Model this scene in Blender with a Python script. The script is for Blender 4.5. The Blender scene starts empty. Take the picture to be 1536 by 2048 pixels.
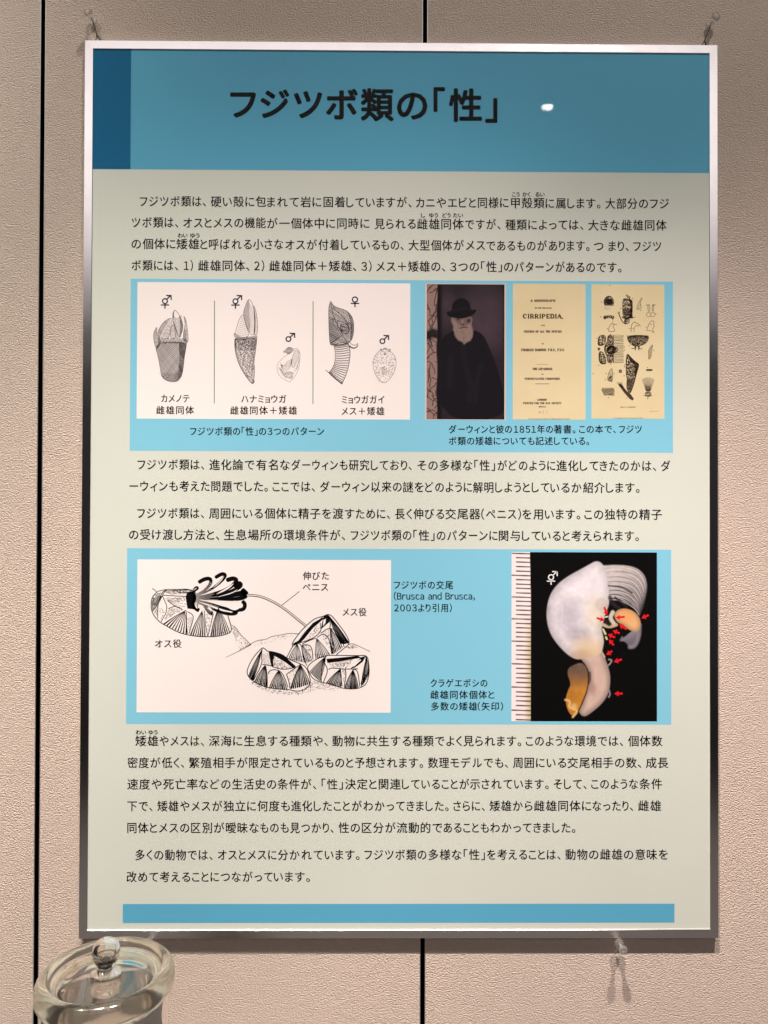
import bpy, math, random
import numpy as np
from mathutils import Vector, Matrix, Euler
from mathutils.geometry import tessellate_polygon

scene = bpy.context.scene
C = scene.collection
R = math.radians
rng = random.Random(7)

# ------------------------------------------------------------------ camera
FPX = 1538.0                       # focal length in photo pixels (1536 x 2048)
PZ = 1.35                          # height of the poster's centre
FRONT = -0.0085                    # front plane of the frame (wall face is y = 0)
cam_d = bpy.data.cameras.new('camera')
cam = bpy.data.objects.new('camera', cam_d)
C.objects.link(cam)
cam_d.sensor_fit = 'VERTICAL'
cam_d.sensor_height = 36.0
cam_d.lens = 36.0 * FPX / 2048.0
cam_d.clip_start = 0.02
cam_d.clip_end = 60.0
camR = Matrix.Rotation(math.pi / 2, 3, 'X') @ (Matrix.Rotation(0.0101, 3, 'X') @ Matrix.Rotation(-0.0075, 3, 'Y') @ Matrix.Rotation(0.0032, 3, 'Z'))
camP = Vector((-0.0263, FRONT - 0.8932, PZ - 0.0371))
cam.matrix_world = Matrix.Translation(camP) @ camR.to_4x4()
scene.camera = cam

# ------------------------------------------------------------------ world: dim hall, pale ceiling above, dark floor below
world = bpy.data.worlds.new('World')
scene.world = world
world.use_nodes = True
nt = world.node_tree
bg = nt.nodes['Background']
tc = nt.nodes.new('ShaderNodeTexCoord')
sep = nt.nodes.new('ShaderNodeSeparateXYZ')
rmp = nt.nodes.new('ShaderNodeValToRGB')
nt.links.new(tc.outputs['Generated'], sep.inputs[0])
hlf = nt.nodes.new('ShaderNodeMath'); hlf.operation = 'MULTIPLY_ADD'; hlf.inputs[1].default_value = 0.5; hlf.inputs[2].default_value = 0.5
nt.links.new(sep.outputs['Z'], hlf.inputs[0]); nt.links.new(hlf.outputs[0], rmp.inputs[0])
nt.links.new(rmp.outputs['Color'], bg.inputs['Color'])
cr = rmp.color_ramp
# a dark exhibition hall, slightly lighter towards its ceiling
# (ramp position = half of (1 + sine of the elevation))
STOPS = ((-1.0, (.020, .016, .015)), (-.52, (.022, .018, .017)), (-.2, (.020, .017, .018)), (0.0, (.022, .019, .020)), (.3, (.035, .032, .032)), (1.0, (.05, .047, .042)))
cr.elements[0].position = 0.0; cr.elements[0].color = (*STOPS[0][1], 1)
cr.elements[1].position = 1.0; cr.elements[1].color = (*STOPS[-1][1], 1)
for p, c in STOPS[1:-1]:
    e = cr.elements.new((1 + p) / 2); e.color = (*c, 1)
bg.inputs['Strength'].default_value = 1.0

# ------------------------------------------------------------------ spot lamps of the gallery track
def spot(name, loc, target, power, size, blend, col, rad):
    d = bpy.data.lights.new(name, 'SPOT')
    d.energy = power; d.spot_size = R(size); d.spot_blend = blend
    d.color = col; d.shadow_soft_size = rad
    o = bpy.data.objects.new(name, d)
    C.objects.link(o)
    o.location = loc
    o.rotation_euler = (Vector(target) - Vector(loc)).to_track_quat('-Z', 'Y').to_euler()
    return o
LA, LB, LC = (0.56, -1.2, 4.0), (-0.34, -1.2, 4.0), (-1.25, -1.34, 4.0)       # positions on the high lighting track
DEG = 180 / math.pi
spot('spot_light', LA, (0.601, 0, -2.023), 363, 2 * 0.313 * DEG, 0.487, (1.0, 0.87, 0.80), 0.04)
spot('spot_light', LB, (0.760, 0, -6.0), 618, 2 * 0.389 * DEG, 0.426, (1.0, 0.87, 0.80), 0.04)
spot('spot_light', LC, (-1.037, 0, 1.246), 440, 2 * 0.357 * DEG, 1.0, (1.0, 0.94, 0.82), 0.06)
spot('spot_light', LA, (0.0, 0, 1.3), 135, 2 * 1.2 * DEG, 1.0, (1.0, 0.94, 0.84), 0.05)
# luminous ceiling panel of the hall behind the visitor: it is what the frame mirrors at its upper half
ad = bpy.data.lights.new('hall_light_panel', 'AREA')
ad.shape = 'RECTANGLE'; ad.size = 4.4; ad.size_y = 1.35; ad.energy = 1.15 * math.pi * 4.4 * 1.35; ad.color = (1.0, 0.92, 0.91)
ao = bpy.data.objects.new('hall_light_panel', ad); C.objects.link(ao)
ao.location = (0, -3.5, 3.48)
ao.rotation_euler = (Vector((0, 0, 1.9)) - Vector(ao.location)).to_track_quat('-Z', 'Y').to_euler()

scene.view_settings.view_transform = 'Standard'
scene.view_settings.look = 'None'
scene.view_settings.exposure = 0.13
scene.view_settings.gamma = 1.0
scene.view_settings.use_curve_mapping = False
scene.cycles.max_bounces = 16
scene.cycles.transmission_bounces = 14
scene.cycles.glossy_bounces = 6
scene.cycles.transparent_max_bounces = 16
scene.cycles.sample_clamp_indirect = 4.0

# ------------------------------------------------------------------ helpers
def ray(px, py):
    return camR @ Vector(((px - 768) / FPX, -(py - 1024) / FPX, -1.0))
def at(px, py, y):
    d = ray(px, py)
    t = (y - camP.y) / d.y
    return camP + d * t

def mat(name, col=(0.8, 0.8, 0.8), rough=0.5, metal=0.0, spec=0.5, **kw):
    m = bpy.data.materials.new(name)
    m.use_nodes = True
    b = m.node_tree.nodes['Principled BSDF']
    b.inputs['Base Color'].default_value = (*col, 1)
    b.inputs['Roughness'].default_value = rough
    b.inputs['Metallic'].default_value = metal
    b.inputs['Specular IOR Level'].default_value = spec
    for k, v in kw.items():
        b.inputs[k.replace('_', ' ')].default_value = v
    return m
def nodes(m):
    return m.node_tree.nodes, m.node_tree.links, m.node_tree.nodes['Principled BSDF']

def obj(name, verts, faces, material, parent=None, smooth=False):
    off = origin(parent) if parent else Vector((0, 0, 0))
    me = bpy.data.meshes.new(name)
    me.from_pydata([(v[0] - off.x, v[1] - off.y, v[2] - off.z) for v in verts], [], faces)
    if material: me.materials.append(material)
    if smooth:
        me.polygons.foreach_set('use_smooth', [True] * len(me.polygons))
    me.update()
    o = bpy.data.objects.new(name, me)
    C.objects.link(o)
    if parent: o.parent = parent
    return o
def origin(o):
    v = Vector((0, 0, 0))
    while o:
        v += Vector(o.location); o = o.parent
    return v
def empty(name, loc, label=None, cat=None, group=None, kind=None):
    o = bpy.data.objects.new(name, None)
    o.empty_display_size = 0.02
    o.location = loc
    C.objects.link(o)
    if label: o['label'] = label
    if cat: o['category'] = cat
    if group: o['group'] = group
    if kind: o['kind'] = kind
    return o
def box(x0, x1, y0, y1, z0, z1):
    v = [(x, y, z) for x in (x0, x1) for y in (y0, y1) for z in (z0, z1)]
    f = [(0, 1, 3, 2), (4, 6, 7, 5), (0, 4, 5, 1), (2, 3, 7, 6), (0, 2, 6, 4), (1, 5, 7, 3)]
    return v, f
def lathe(profile, n=96, M=None, closed=False):
    v, f = [], []
    k = len(profile)
    for i in range(n):
        a = 2 * math.pi * i / n
        for r, z in profile:
            p = Vector((r * math.cos(a), r * math.sin(a), z))
            v.append(M @ p if M else p)
    for i in range(n):
        j = (i + 1) % n
        for q in range(k if closed else k - 1):
            q2 = (q + 1) % k
            a, b, c, d = i * k + q, j * k + q, j * k + q2, i * k + q2
            f.append((a, b, c, d))
    return v, f
def smoothprof(pts, it=2):
    for _ in range(it):
        q = [pts[0]]
        for a, b in zip(pts[:-1], pts[1:]):
            q.append((a[0] * .75 + b[0] * .25, a[1] * .75 + b[1] * .25))
            q.append((a[0] * .25 + b[0] * .75, a[1] * .25 + b[1] * .75))
        q.append(pts[-1]); pts = q
    return pts

# ------------------------------------------------------------------ materials
def wall_material():
    m = mat('embossed_wallcovering', (0.50, 0.425, 0.375), 0.62, spec=0.3)
    N, L, b = nodes(m)
    t = N.new('ShaderNodeTexCoord')
    mp = N.new('ShaderNodeMapping'); mp.inputs['Scale'].default_value = (1.0, 1.0, 1.35)
    L.new(t.outputs['Object'], mp.inputs[0])
    n1 = N.new('ShaderNodeTexNoise'); n1.inputs['Scale'].default_value = 500; n1.inputs['Detail'].default_value = 2.5
    n1.inputs['Roughness'].default_value = 0.55; n1.inputs['Distortion'].default_value = 0.25
    n2 = N.new('ShaderNodeTexVoronoi'); n2.inputs['Scale'].default_value = 430; n2.feature = 'SMOOTH_F1'
    n2.inputs['Smoothness'].default_value = 0.6
    n3 = N.new('ShaderNodeTexNoise'); n3.inputs['Scale'].default_value = 3.0; n3.inputs['Detail'].default_value = 3
    for n in (n1, n2): L.new(mp.outputs[0], n.inputs['Vector'])
    L.new(t.outputs['Object'], n3.inputs['Vector'])
    rr = N.new('ShaderNodeMapRange'); rr.inputs[1].default_value = 0.36; rr.inputs[2].default_value = 0.64
    L.new(n1.outputs['Fac'], rr.inputs[0])
    ad = N.new('ShaderNodeMath'); ad.operation = 'MULTIPLY_ADD'
    L.new(n2.outputs['Distance'], ad.inputs[0]); ad.inputs[1].default_value = -0.55
    L.new(rr.outputs[0], ad.inputs[2])
    bp = N.new('ShaderNodeBump'); bp.inputs['Strength'].default_value = 1.0; bp.inputs['Distance'].default_value = 0.0009
    L.new(ad.outputs[0], bp.inputs['Height'])
    L.new(bp.outputs[0], b.inputs['Normal'])
    mx = N.new('ShaderNodeMix'); mx.data_type = 'RGBA'
    mx.inputs[6].default_value = (0.595, 0.482, 0.412, 1); mx.inputs[7].default_value = (0.640, 0.522, 0.448, 1)
    L.new(n3.outputs['Fac'], mx.inputs[0])
    L.new(mx.outputs[2], b.inputs['Base Color'])
    return m
M_wall = wall_material()
M_black = mat('black_joint', (0.002, 0.002, 0.002), 0.9, spec=0.0)
M_trim = mat('joint_trim_metal', (0.55, 0.52, 0.50), 0.35, metal=0.8)

def rail_material():
    m = bpy.data.materials.new('satin_aluminium'); m.use_nodes = True
    N, L = m.node_tree.nodes, m.node_tree.links
    N.remove(N['Principled BSDF'])
    g = N.new('ShaderNodeBsdfAnisotropic'); g.distribution = 'BECKMANN'
    g.inputs['Color'].default_value = (0.86, 0.83, 0.83, 1)
    t = N.new('ShaderNodeTexCoord')
    n = N.new('ShaderNodeTexNoise'); n.inputs['Scale'].default_value = 40; n.inputs['Detail'].default_value = 4
    L.new(t.outputs['Object'], n.inputs['Vector'])
    mr = N.new('ShaderNodeMapRange'); mr.inputs[3].default_value = 0.22; mr.inputs[4].default_value = 0.28
    L.new(n.outputs['Fac'], mr.inputs[0]); L.new(mr.outputs[0], g.inputs['Roughness'])
    L.new(g.outputs[0], N['Material Output'].inputs['Surface'])
    return m
M_rail = rail_material()

def print_mat(name, col):
    m = mat(name, col, 0.8, spec=0.08)
    N, L, b = nodes(m)
    t = N.new('ShaderNodeTexCoord')
    n = N.new('ShaderNodeTexNoise'); n.inputs['Scale'].default_value = 9; n.inputs['Detail'].default_value = 2
    L.new(t.outputs['Object'], n.inputs['Vector'])
    mx = N.new('ShaderNodeMix'); mx.data_type = 'RGBA'
    mx.inputs[6].default_value = (*[c * 0.975 for c in col], 1); mx.inputs[7].default_value = (*[min(1, c * 1.025) for c in col], 1)
    L.new(n.outputs['Fac'], mx.inputs[0]); L.new(mx.outputs[2], b.inputs['Base Color'])
    return m
M_paper = print_mat('poster_paper', (0.68, 0.715, 0.645))
M_white = print_mat('printed_white', (0.93, 0.86, 0.845))
M_head = print_mat('printed_header_blue', (0.112, 0.43, 0.635))
M_panel = print_mat('printed_panel_blue', (0.24, 0.60, 0.775))
M_dark = print_mat('printed_deep_blue', (0.001, 0.135, 0.30))
M_ink = mat('black_ink', (0.005, 0.005, 0.006), 0.8, spec=0.02)
M_navy = mat('navy_ink', (0.004, 0.006, 0.045), 0.7, spec=0.06)
M_eng = mat('engraving_ink', (0.045, 0.03, 0.035), 0.7, spec=0.2)
M_engbrown = mat('brown_engraving_ink', (0.065, 0.038, 0.032), 0.7, spec=0.2)
M_green = mat('green_rule_ink', (0.05, 0.20, 0.10), 0.7, spec=0.2)
M_whiteink = mat('white_ink', (0.85, 0.85, 0.85), 0.7, spec=0.2)
M_red = mat('red_ink', (0.70, 0.012, 0.02), 0.7, spec=0.06)
def page_mat():
    m = mat('aged_book_page', (0.62, 0.47, 0.22), 0.8, spec=0.2)
    N, L, b = nodes(m)
    t = N.new('ShaderNodeTexCoord')
    n = N.new('ShaderNodeTexNoise'); n.inputs['Scale'].default_value = 22; n.inputs['Detail'].default_value = 5
    L.new(t.outputs['Object'], n.inputs['Vector'])
    mx = N.new('ShaderNodeMix'); mx.data_type = 'RGBA'
    mx.inputs[6].default_value = (0.72, 0.59, 0.345, 1); mx.inputs[7].default_value = (0.82, 0.71, 0.46, 1)
    L.new(n.outputs['Fac'], mx.inputs[0]); L.new(mx.outputs[2], b.inputs['Base Color'])
    return m
M_page = page_mat()
def vcol_mat():
    m = mat('photo_print', (1, 1, 1), 0.6, spec=0.3)
    N, L, b = nodes(m); b.inputs['Specular IOR Level'].default_value = 0.08
    a = N.new('ShaderNodeVertexColor'); a.layer_name = 'Col'
    L.new(a.outputs['Color'], b.inputs['Base Color'])
    return m
M_photo = vcol_mat()
def pane_mat():
    m = bpy.data.materials.new('clear_acrylic_sheet'); m.use_nodes = True
    N, L = m.node_tree.nodes, m.node_tree.links
    N.remove(N['Principled BSDF'])
    tr = N.new('ShaderNodeBsdfTransparent'); gl = N.new('ShaderNodeBsdfGlossy'); gl.inputs['Roughness'].default_value = 0.02
    # Schlick reflectance of a thin clear sheet, the same from both sides
    ge = N.new('ShaderNodeNewGeometry'); dt = N.new('ShaderNodeVectorMath'); dt.operation = 'DOT_PRODUCT'
    L.new(ge.outputs['Incoming'], dt.inputs[0]); L.new(ge.outputs['Normal'], dt.inputs[1])
    ab = N.new('ShaderNodeMath'); ab.operation = 'ABSOLUTE'; L.new(dt.outputs['Value'], ab.inputs[0])
    om = N.new('ShaderNodeMath'); om.operation = 'SUBTRACT'; om.inputs[0].default_value = 1.0; L.new(ab.outputs[0], om.inputs[1])
    pw = N.new('ShaderNodeMath'); pw.operation = 'POWER'; L.new(om.outputs[0], pw.inputs[0]); pw.inputs[1].default_value = 5.0
    fr = N.new('ShaderNodeMath'); fr.operation = 'MULTIPLY_ADD'; L.new(pw.outputs[0], fr.inputs[0]); fr.inputs[1].default_value = 0.9; fr.inputs[2].default_value = 0.0042
    t = N.new('ShaderNodeTexCoord'); n = N.new('ShaderNodeTexNoise'); n.inputs['Scale'].default_value = 6
    bp = N.new('ShaderNodeBump'); bp.inputs['Strength'].default_value = 0.12; bp.inputs['Distance'].default_value = 0.002
    L.new(t.outputs['Object'], n.inputs['Vector']); L.new(n.outputs['Fac'], bp.inputs['Height']); L.new(bp.outputs[0], gl.inputs['Normal'])
    mx = N.new('ShaderNodeMixShader')
    L.new(fr.outputs[0], mx.inputs[0]); L.new(tr.outputs[0], mx.inputs[1]); L.new(gl.outputs[0], mx.inputs[2])
    L.new(mx.outputs[0], N['Material Output'].inputs['Surface'])
    return m
M_pane = pane_mat()
def glass(name, col, ior=1.5, rough=0.0, bump=0.0, scale=30):
    m = bpy.data.materials.new(name); m.use_nodes = True
    N, L = m.node_tree.nodes, m.node_tree.links
    N.remove(N['Principled BSDF'])
    g = N.new('ShaderNodeBsdfGlass'); g.inputs['Color'].default_value = (*col, 1)
    g.inputs['IOR'].default_value = ior; g.inputs['Roughness'].default_value = rough
    if bump:
        t = N.new('ShaderNodeTexCoord'); n = N.new('ShaderNodeTexNoise'); n.inputs['Scale'].default_value = scale
        n.inputs['Detail'].default_value = 2
        bp = N.new('ShaderNodeBump'); bp.inputs['Strength'].default_value = bump; bp.inputs['Distance'].default_value = 0.004
        L.new(t.outputs['Object'], n.inputs['Vector']); L.new(n.outputs['Fac'], bp.inputs['Height']); L.new(bp.outputs[0], g.inputs['Normal'])
    L.new(g.outputs[0], N['Material Output'].inputs['Surface'])
    return m
M_glass = glass('jar_glass', (0.995, 0.988, 0.965), 1.5, 0.0, 0.06, 28)
M_ground = glass('ground_glass_rim', (1.0, 0.985, 0.94), 1.5, 0.14, 0.1, 60)
_N, _L = M_ground.node_tree.nodes, M_ground.node_tree.links
_g = [n for n in _N if n.type == 'BSDF_GLASS'][0]
_d = _N.new('ShaderNodeBsdfTranslucent'); _d.inputs['Color'].default_value = (0.82, 0.77, 0.66, 1)
_m = _N.new('ShaderNodeMixShader'); _m.inputs[0].default_value = 0.14
_L.new(_g.outputs[0], _m.inputs[1]); _L.new(_d.outputs[0], _m.inputs[2]); _L.new(_m.outputs[0], _N['Material Output'].inputs['Surface'])
def cloudy():
    m = glass('clear_plastic', (0.98, 0.97, 0.96), 1.49, 0.05)
    N, L = m.node_tree.nodes, m.node_tree.links
    g = [n for n in N if n.type == 'BSDF_GLASS'][0]
    d = N.new('ShaderNodeBsdfDiffuse'); d.inputs['Color'].default_value = (0.8, 0.78, 0.76, 1)
    mx = N.new('ShaderNodeMixShader'); mx.inputs[0].default_value = 0.09
    L.new(g.outputs[0], mx.inputs[1]); L.new(d.outputs[0], mx.inputs[2]); tp = N.new('ShaderNodeBsdfTransparent'); m2 = N.new('ShaderNodeMixShader'); m2.inputs[0].default_value = 0.28
    L.new(mx.outputs[0], m2.inputs[1]); L.new(tp.outputs[0], m2.inputs[2]); L.new(m2.outputs[0], N['Material Output'].inputs['Surface'])
    return m
M_pin = cloudy()
M_needle = mat('steel_needle', (0.6, 0.58, 0.56), 0.3, metal=1.0)
M_cord = mat('dark_wire', (0.02, 0.017, 0.015), 0.5)

# ------------------------------------------------------------------ wall of panels with dark joints
wall = empty('wall', (0, 0, 0), 'beige embossed wall panels with black vertical joints behind the poster', 'wall', kind='structure')
ZB, ZT = 0.0, 4.3
xl = at(79, 1024, 0).x; xm = at(847.5, 1024, 0).x
pitch = xm - xl
GAP = 0.0052
joints = [xl - pitch, xl, xm, xm + pitch]
edges = [xl - 2 * pitch] + joints + [xm + 2 * pitch]
TR = 0.0007
for i in range(len(edges) - 1):
    a, b_ = edges[i] + GAP / 2 + TR, edges[i + 1] - GAP / 2 - TR
    v, f = box(a, b_, 0.0, 0.012, ZB, ZT)
    obj('wall_panel', v, f, M_wall, wall)
for j in joints:
    for s in (-1, 1):
        x0 = j + s * GAP / 2; x1 = j + s * (GAP / 2 + TR)
        v, f = box(min(x0, x1), max(x0, x1), -0.0003, 0.012, ZB, ZT)
        obj('joint_trim', v, f, M_trim, wall)
for j in joints:                                # dark liners down both flanks of each joint
    for s in (-1, 1):
        x0, x1 = j + s * (GAP / 2 - 0.0007), j + s * (GAP / 2 - 0.00002)
        v, f = box(min(x0, x1), max(x0, x1), 0.0004, 0.0121, ZB, ZT)
        obj('joint_liner', v, f, M_black, wall)
v, f = box(edges[0], edges[-1], 0.0122, 0.02, ZB, ZT)
obj('joint_backing', v, f, M_black, wall)

# ------------------------------------------------------------------ framed poster
W2, H2 = 0.37, 0.5209
RW = 0.0099
poster = empty('framed_poster', (0, 0, PZ), 'large Japanese text poster with blue header in a thin silver aluminium frame', 'poster')
def rail(corner_a, corner_b, n_in_a, n_in_b):
    prof = [(0.0, -0.0004), (0.0, FRONT + 0.0004), (0.0004, FRONT), (RW - 0.0004, FRONT + 0.0001), (RW, FRONT + 0.0005),
            (RW, -0.0060), (RW - 0.004, -0.0060), (RW - 0.004, -0.0004)]
    v = []
    for (cx, cz), (nx, nz) in ((corner_a, n_in_a), (corner_b, n_in_b)):
        for u, y in prof:
            v.append((cx + nx * u, y, PZ + cz + nz * u))
    k = len(prof)
    f = [(i, (i + 1) % k, k + (i + 1) % k, k + i) for i in range(k)] + [tuple(range(k - 1, -1, -1)), tuple(range(k, 2 * k))]
    return v, f
cs = [(-W2, H2), (W2, H2), (W2, -H2), (-W2, -H2)]
ns = [(1, -1), (-1, -1), (-1, 1), (1, 1)]
for i in range(4):
    j = (i + 1) % 4
    v, f = rail(cs[i], cs[j], ns[i], ns[j])
    obj('frame_rail', v, f, M_rail, poster)
YS = FRONT + 0.0012                       # printed face of the sheet
v, f = box(-W2 + 0.0065, W2 - 0.0065, YS, -0.0062, PZ - H2 + 0.0065, PZ + H2 - 0.0065)
sheet = obj('printed_sheet', v, f, M_paper, poster)
v, f = box(-W2 + 0.0070, W2 - 0.0070, FRONT + 0.00045, FRONT + 0.00085, PZ - H2 + 0.0070, PZ + H2 - 0.0070)
obj('cover_pane', v, f, M_pane, poster)
v, f = box(-W2 + 0.0062, W2 - 0.0062, -0.0058, -0.0012, PZ - H2 + 0.0062, PZ + H2 - 0.0062)
obj('backing_board', v, f, M_black, poster)

LAY = [YS - 0.00003 * (k + 1) for k in range(6)]
def on(px, py):                            # layout position on the printed face
    p = at(px, py, YS)
    return (p.x, p.z)

def patch(name, x0, y0, x1, y1, layer, material, parent, clampx=None):
    ax, az = on(x0, y0); bx, bz = on(x1, y1)
    y = LAY[layer]
    return obj(name, [(ax, y, az), (bx, y, az), (bx, y, bz), (ax, y, bz)], [(0, 3, 2, 1)], material, parent)

class Ink:
    """flat printed shapes laid out in one figure's own coordinates"""
    def __init__(s, ox=0, oy=0, k=1.0):
        s.v = []; s.f = []; s.lift = None; s.T(ox, oy, k)
    def T(s, ox, oy, k):
        s.ox, s.oy, s.k = ox, oy, k; return s
    def add(s, pts, faces):
        n = len(s.v)
        for x, y in pts: s.v.append((s.ox + x / s.k, s.oy + y / s.k))
        for f in faces: s.f.append(tuple(n + i for i in f))
    def poly(s, pts):
        t = tessellate_polygon([[Vector((p[0], p[1], 0)) for p in pts]])
        s.add(pts, t)
    def stroke(s, pts, w, w1=None):
        n = len(pts)
        if n < 2: return
        L, Rr = [], []
        for i, p in enumerate(pts):
            a = pts[max(0, i - 1)]; b = pts[min(n - 1, i + 1)]
            dx, dy = b[0] - a[0], b[1] - a[1]
            l = math.hypot(dx, dy) or 1e-6
            nx, ny = -dy / l, dx / l
            if callable(w): ww = w(i / (n - 1)) / 2
            elif w1 is not None: ww = (w + (w1 - w) * i / (n - 1)) / 2
            else: ww = w / 2
            L.append((p[0] + nx * ww, p[1] + ny * ww)); Rr.append((p[0] - nx * ww, p[1] - ny * ww))
        s.add(L + Rr, [(i, i + 1, n + i + 1, n + i) for i in range(n - 1)])
    def curve(s, pts, w, w1=None, it=2, closed=False):
        s.stroke(chaikin(pts, it, closed), w, w1)
    def ring(s, cx, cy, r0, r1, n=28, a0=0, a1=2 * math.pi):
        v, f = [], []
        for i in range(n + 1):
            a = a0 + (a1 - a0) * i / n
            v += [(cx + r0 * math.cos(a), cy + r0 * math.sin(a)), (cx + r1 * math.cos(a), cy + r1 * math.sin(a))]
        for i in range(n): f.append((2 * i, 2 * i + 1, 2 * i + 3, 2 * i + 2))
        s.add(v, f)
    def dot(s, x, y, r):
        a = rng.random() * 3
        s.add([(x + r * math.cos(a + q * math.pi / 2), y + r * math.sin(a + q * math.pi / 2)) for q in range(4)], [(0, 1, 2, 3)])
    def line(s, x0, y0, x1, y1, w): s.stroke([(x0, y0), (x1, y1)], w)
    def hatch(s, poly, ang, sp, w, jit=0.0, dash=None, wob=0.0, cut=0.0):
        ca, sa = math.cos(R(ang)), math.sin(R(ang))
        q = [(x * ca + y * sa, -x * sa + y * ca) for x, y in poly]
        y = min(p[1] for p in q) + sp * 0.5
        top = max(p[1] for p in q)
        while y < top:
            xs = []
            for a, b in zip(q, q[1:] + q[:1]):
                if (a[1] <= y) != (b[1] <= y):
                    xs.append(a[0] + (y - a[1]) / (b[1] - a[1]) * (b[0] - a[0]))
            xs.sort()
            for a, b in zip(xs[::2], xs[1::2]):
                if cut: b = a + (b - a) * (1 - cut * rng.random())
                segs = [(a, b)]
                if dash:
                    segs = []; t = a
                    while t < b:
                        l = dash * (0.5 + rng.random()); segs.append((t, min(b, t + l))); t += l * (1.25 + 0.4 * rng.random())
                for c, d in segs:
                    if d - c < 0.5: continue
                    m = max(2, int((d - c) / 12) + 1)
                    oy = (rng.random() - .5) * jit
                    pts = []
                    for i in range(m + 1):
                        xx = c + (d - c) * i / m
                        yy = y + oy + wob * math.sin(xx * 0.12 + y)
                        pts.append((xx * ca - yy * sa, xx * sa + yy * ca))
                    s.stroke(pts, w * (0.75 + 0.5 * rng.random()))
            y += sp * (1 + (rng.random() - .5) * 0.25)
    def stipple(s, poly, n, r, bias=None):
        x0, x1 = min(p[0] for p in poly), max(p[0] for p in poly)
        y0, y1 = min(p[1] for p in poly), max(p[1] for p in poly)
        k = 0
        while k < n:
            x, y = x0 + rng.random() * (x1 - x0), y0 + rng.random() * (y1 - y0)
            k += 1
            if not inside(poly, x, y): continue
            if bias and rng.random() > bias((x - x0) / (x1 - x0), (y - y0) / (y1 - y0)): continue
            s.dot(x, y, r * (0.6 + 0.8 * rng.random()))
    def plate(s, poly, w=4, ang=0, sp=10, hw=2.5, it=2, **k):
        p = chaikin(poly, it, True)
        s.stroke(p + p[:2], w)
        if sp: s.hatch(p, ang, sp, hw, **k)
    def build(s, name, layer, material, parent):
        y = LAY[layer]; vv = []
        for a, b in s.v:
            x, z = on(a, b); vv.append((x, y - (0.000006 if s.lift is not None and len(vv) >= s.lift else 0), z))
        ff = []
        for f in s.f:                                # all faces towards the viewer
            ar = 0
            for i in range(len(f)):
                p, q = vv[f[i]], vv[f[(i + 1) % len(f)]]
                ar += p[0] * q[2] - q[0] * p[2]
            ff.append(tuple(f) if ar > 0 else tuple(reversed(f)))
        return obj(name, vv, ff, material, parent)
def chaikin(pts, it=2, closed=False):
    pts = [tuple(p) for p in pts]
    for _ in range(it):
        q = []
        n = len(pts)
        rngi = range(n) if closed else range(n - 1)
        if not closed: q.append(pts[0])
        for i in rngi:
            a, b = pts[i], pts[(i + 1) % n]
            q.append((a[0] * .75 + b[0] * .25, a[1] * .75 + b[1] * .25))
            q.append((a[0] * .25 + b[0] * .75, a[1] * .25 + b[1] * .75))
        if not closed: q.append(pts[-1])
        pts = q
    return pts
def inside(poly, x, y):
    c = False
    for a, b in zip(poly, poly[1:] + poly[:1]):
        if (a[1] <= y) != (b[1] <= y) and x < a[0] + (y - a[1]) / (b[1] - a[1]) * (b[0] - a[0]): c = not c
    return c

# ------------------------------------------------------------------ lettering
_gl = {}
_tc = bpy.data.curves.new('letter', 'FONT'); _to = bpy.data.objects.new('letter', _tc); C.objects.link(_to)
_tc.resolution_u = 3
def glyph(ch, bold=0.0):
    if 33 <= ord(ch) <= 126: ch = chr(ord(ch) + 0xFEE0)      # the light gothic face has its figures and letters here
    key = (ch, bold)
    if key not in _gl:
        _tc.body = ch; _tc.size = 1.0; _tc.offset = bold
        bpy.context.view_layer.update()
        dg = bpy.context.evaluated_depsgraph_get()
        me = _to.evaluated_get(dg).to_mesh()
        v = [(p.co.x, p.co.y) for p in me.vertices]
        f = [tuple(p.vertices) for p in me.polygons]
        _to.evaluated_get(dg).to_mesh_clear()
        _gl[key] = (v, f)
    return _gl[key]
KREF = glyph('国')
kx0, kx1 = min(p[0] for p in KREF[0]), max(p[0] for p in KREF[0])
ky0, ky1 = min(p[1] for p in KREF[0]), max(p[1] for p in KREF[0])
KC = (ky0 + ky1) / 2
KW = kx1 - kx0
EM = KW / 0.86                                # one ideographic cell in glyph units
print('GLYPH', kx0, kx1, ky0, ky1)
def is_full(ch):
    o = ord(ch)
    return 0x4E00 <= o <= 0x9FFF or ch in 'ー＋'
def seg(ink, text, x0, x1, yc, size, bold=0.0, pitch=None, gap=0.105, vs=1.0):
    """set a run of characters so that its ink spans x0..x1; size = px per cell of glyph"""
    k = size / EM
    pitch = pitch or size * 1.1
    cur = 0.0; place = []
    for ch in text:
        if ch == ' ':
            cur += size * 0.36; continue
        v, f = glyph(ch, bold)
        a, b = min(p[0] for p in v) * k, max(p[0] for p in v) * k
        w = b - a
        if is_full(ch): adv = pitch; off = (pitch - w) / 2
        elif ch in '、。': adv = size * 0.62; off = size * 0.06
        elif ch.isascii() and ch.isalpha(): adv = w + size * 0.11; off = size * 0.055
        else: adv = w + size * gap * 2; off = size * gap
        place.append((v, f, a, b, cur + off)); cur += adv
    lo = place[0][4]; hi = place[-1][4] + (place[-1][3] - place[-1][2])
    sx = (x1 - x0) / (hi - lo)
    for v, f, a, b, X in place:
        pts = [(x0 + (X - lo + p[0] * k - a) * sx, yc - (p[1] - KC) * k * vs) for p in v]
        ink.add(pts, f)
BOLD = 0.3
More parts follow.
